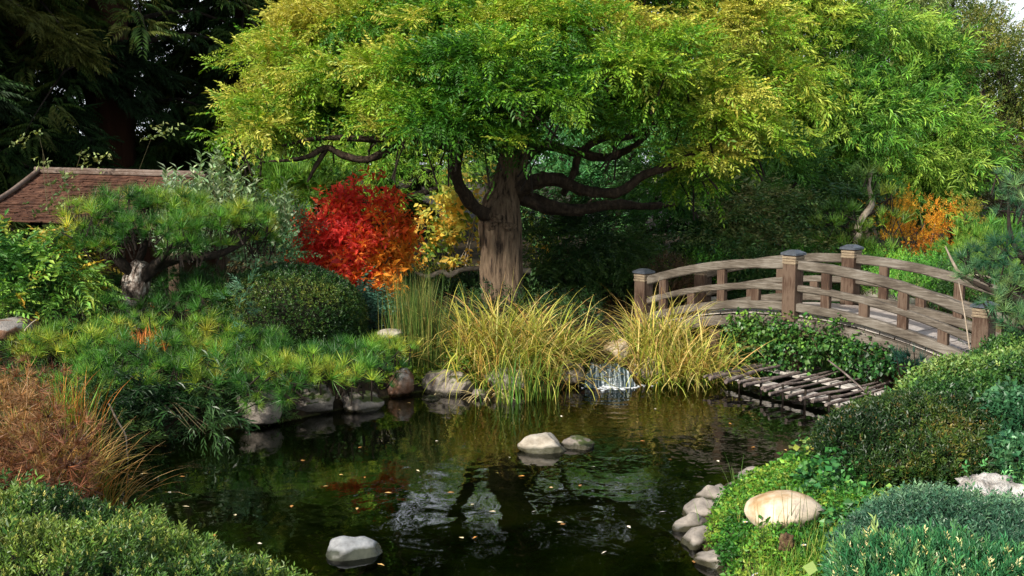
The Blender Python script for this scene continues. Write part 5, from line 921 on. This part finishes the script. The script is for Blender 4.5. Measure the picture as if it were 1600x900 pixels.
clump('rush_tuft', 'few thin blades leaning over the water beside the long rim stone', [WP(1105, 792, .15), WP(1150, 775, .15)], 14, .12, .26, [(.1, .22, .04), (.2, .3, .08)], width=.005, spread=.05, lean=(.1, .6), bend=(0, .5), azb=(3.0, .5), cat='grass tuft')
# soil-level cover along far banks
cover('ground_cover', wpoly([(590, 585), (730, 580), (730, 555), (590, 555)]), 1200, T_TRI, [(.06, .16, .02), (.16, .30, .03), (.34, .42, .04)], .05, M_LEAF, .08, mind=.05, seed=5)
cover('leaf_litter', [(-7, 8), (-7, 20), (9, 20), (9, 8)], 14000, T_OVAL, [(.03, .05, .012), (.07, .08, .02), (.12, .06, .02), (.2, .13, .03)], .07, M_LEAF, .05, up=.1, mind=.1, seed=6)
cover('ground_cover', [(-7, 10.5), (-7, 18), (1.4, 18), (1.0, 12.6), (-.6, 11.6)], 9000, T_SPRIG, G_DRK + [(.05, .12, .03)], .11, M_LEAF, .16, up=.9, mind=.35, seed=7)
cover('ground_cover', [(4.0, 9.4), (3.6, 15.5), (1.6, 15.2), (1.2, 19), (11, 19), (11, 9)], 13000, T_SPRIG, G_DRK[1:] + G_BAM[:2], .12, M_LEAF, .18, up=.9, mind=.15, seed=8)
cover('ground_cover', [(2.7, 5.2), (2.6, 9), (6.5, 11), (8, 5)], 9000, T_SPRIG, G_DRK[1:] + G_TEA, .09, M_LEAF, .14, up=.9, mind=.15, seed=9)
cover('ground_cover', [(-2.0, 8.2), (-3.1, 9.4), (-8, 12), (-8, 4), (-3, 5.4)], 9000, T_SPRIG, G_DRK[1:] + G_BAM[:1], .08, M_LEAF, .12, up=.9, mind=.12, seed=10)
cover('bank_ground_cover', wpoly([(140, 700), (140, 610), (420, 590), (470, 610), (440, 680), (330, 690), (220, 705)], .1), 5200, T_WILL, [(.008, .03, .008), (.02, .07, .015), (.05, .12, .03), (.10, .17, .04)], .11, M_LEAF, .14, up=.1, jit=.7, mind=-.03, seed=12)
# stump and daisies
c = WP(1228, 850, .30); V, Fc = rock_v(c + UP * .005, (.04, .038, .05), 41, .25, 4, freq=1.2); m_ = MB(); m_.add(V, Fc)
tag(m_.build('tree_stump', noisemat('rotten_wood', [(.03, .015, .008), (.10, .06, .03), (.2, .16, .08)], 30, .95, 1, 60, bdist=.01), None, True, loc=c), 'little mossy rotten stump in front of the tan boulder', 'stump')
M_DAISY = leafmat('daisy_petal', .1, .5, .3, (1, 1, 1)); proto = None
for px, py in ((1142, 857), (1150, 857), (1139, 864), (1153, 873), (1181, 851), (1186, 880), (1195, 868), (1256, 843), (1208, 893), (1140, 838), (1318, 883), (1165, 791)):
    c = WP(px, py, .34); c[2] = g1(c[0], c[1]) + .055
    if proto is None:
        m_ = MB(); V = []; 
        for k in range(9):
            a_ = k * 2 * math.pi / 9; d = np.array([math.cos(a_), math.sin(a_), .25]); s_ = np.array([-math.sin(a_), math.cos(a_), 0])
            m_.add([c, c + d * .008 + s_ * .0028, c + d * .0125, c + d * .008 - s_ * .0028], [[0, 1, 2, 3]], [(.78, .76, .74)] * 4)
        V, Fc = rock_v(c + UP * .002, (.004, .004, .003), 1, 0, 0, sub=1); m_.add(V, Fc, (.6, .45, .05)); n_b = m_.n
        tmp = MB(); tube(tmp, [c, c + np.array([.004, 0, -.03]), c - UP * .06], [.001, .001], 5, k=2); m_.add(tmp.V[0], tmp.L[0].reshape(-1, 4), (.05, .16, .02))
        proto = tag(m_.build('daisy', M_DAISY, None, loc=c), 'tiny white daisy in the ground cover behind the rim stones', 'flower', 'daisies in the ground cover')
    else:
        d_ = proto.copy(); SC.collection.objects.link(d_); d_.location = [float(v) for v in c]; d_.rotation_euler = (rng.normal(0, .3), rng.normal(0, .3), rng.uniform(0, 6)); d_.scale = (rng.uniform(1.2, 1.8),) * 3

# ------------------------------------------------------------------ floating leaves and a koi
M_FL = leafmat('floating_leaf', .05, .45, .4); Lc = [(.75, .48, .16), (.62, .30, .07), (.70, .60, .35), (.45, .22, .06), (.82, .74, .55)]
spots = [(221, 740), (208, 750), (223, 742), (281, 745), (263, 769), (285, 792), (367, 807), (402, 850), (157, 768), (133, 783), (130, 770), (558, 793), (590, 881), (505, 760), (642, 630), (622, 640), (870, 817), (876, 820), (864, 762), (948, 862), (1023, 640), (1050, 718), (876, 650), (1276, 656), (1280, 663), (1310, 648),
         (725, 842), (745, 840), (838, 799), (775, 800), (797, 716), (530, 742), (570, 748), (612, 770), (700, 770), (735, 790), (930, 730), (1000, 690), (1138, 662), (1180, 700), (1225, 702), (560, 700), (680, 690), (1085, 880), (980, 822), (1040, 800), (335, 835), (455, 790), (470, 720), (650, 735), (905, 760), (1120, 720), (820, 745), (1035, 600), (1048, 596), (1062, 600), (1018, 604)]
fl = []
for c_ in Lc:
    m_ = MB(); V = T_OVAL[0] * [.85, 1, .9] * .042; V = V + rng.normal(0, .0015, V.shape); V[:, 2] -= V[:, 2].min(); m_.add(V, T_OVAL[1], c_); fl.append(m_)
fo = []
for k, (px, py) in enumerate(spots):
    c = WP(px, py, .004)
    if k < len(fl): o_ = fl[k].build('floating_leaf', M_FL)
    else: o_ = fo[rng.integers(len(fo))].copy(); SC.collection.objects.link(o_)
    if k < len(fl): fo.append(o_)
    o_.location = [float(v) for v in c]; o_.rotation_euler = (0, 0, rng.uniform(0, 6.28)); o_.scale = (rng.uniform(.6, 1.15), rng.uniform(.7, 1.25), 1); tag(o_, 'small fallen autumn leaf floating on the dark pond', 'leaf', 'fallen leaves floating on the pond')
m_ = MB(); c = WP(938, 613, -.05); sp_ = [c + np.array([x, .02 * math.sin(x * 9), 0]) for x in (-.20, -.17, -.10, 0, .08, .14, .17)]; tube(m_, sp_, [.006, .022, .036, .034, .02, .009, .006], 12, k=3)
e = sp_[-1]; m_.add([e, e + [.07, 0, .035], e + [.05, 0, 0], e + [.07, 0, -.035]], [[0, 1, 2], [0, 2, 3]]); f_ = sp_[3]; m_.add([f_ + [-.04, 0, .03], f_ + [.04, 0, .03], f_ + [.03, 0, .055]], [[0, 1, 2]])
tag(m_.build('koi', noisemat('koi_skin', [(.45, .06, .02), (.6, .12, .03), (.7, .5, .4)], 12, .3, 0), None, True, loc=c), 'red koi just under the water in front of the waterfall', 'fish')
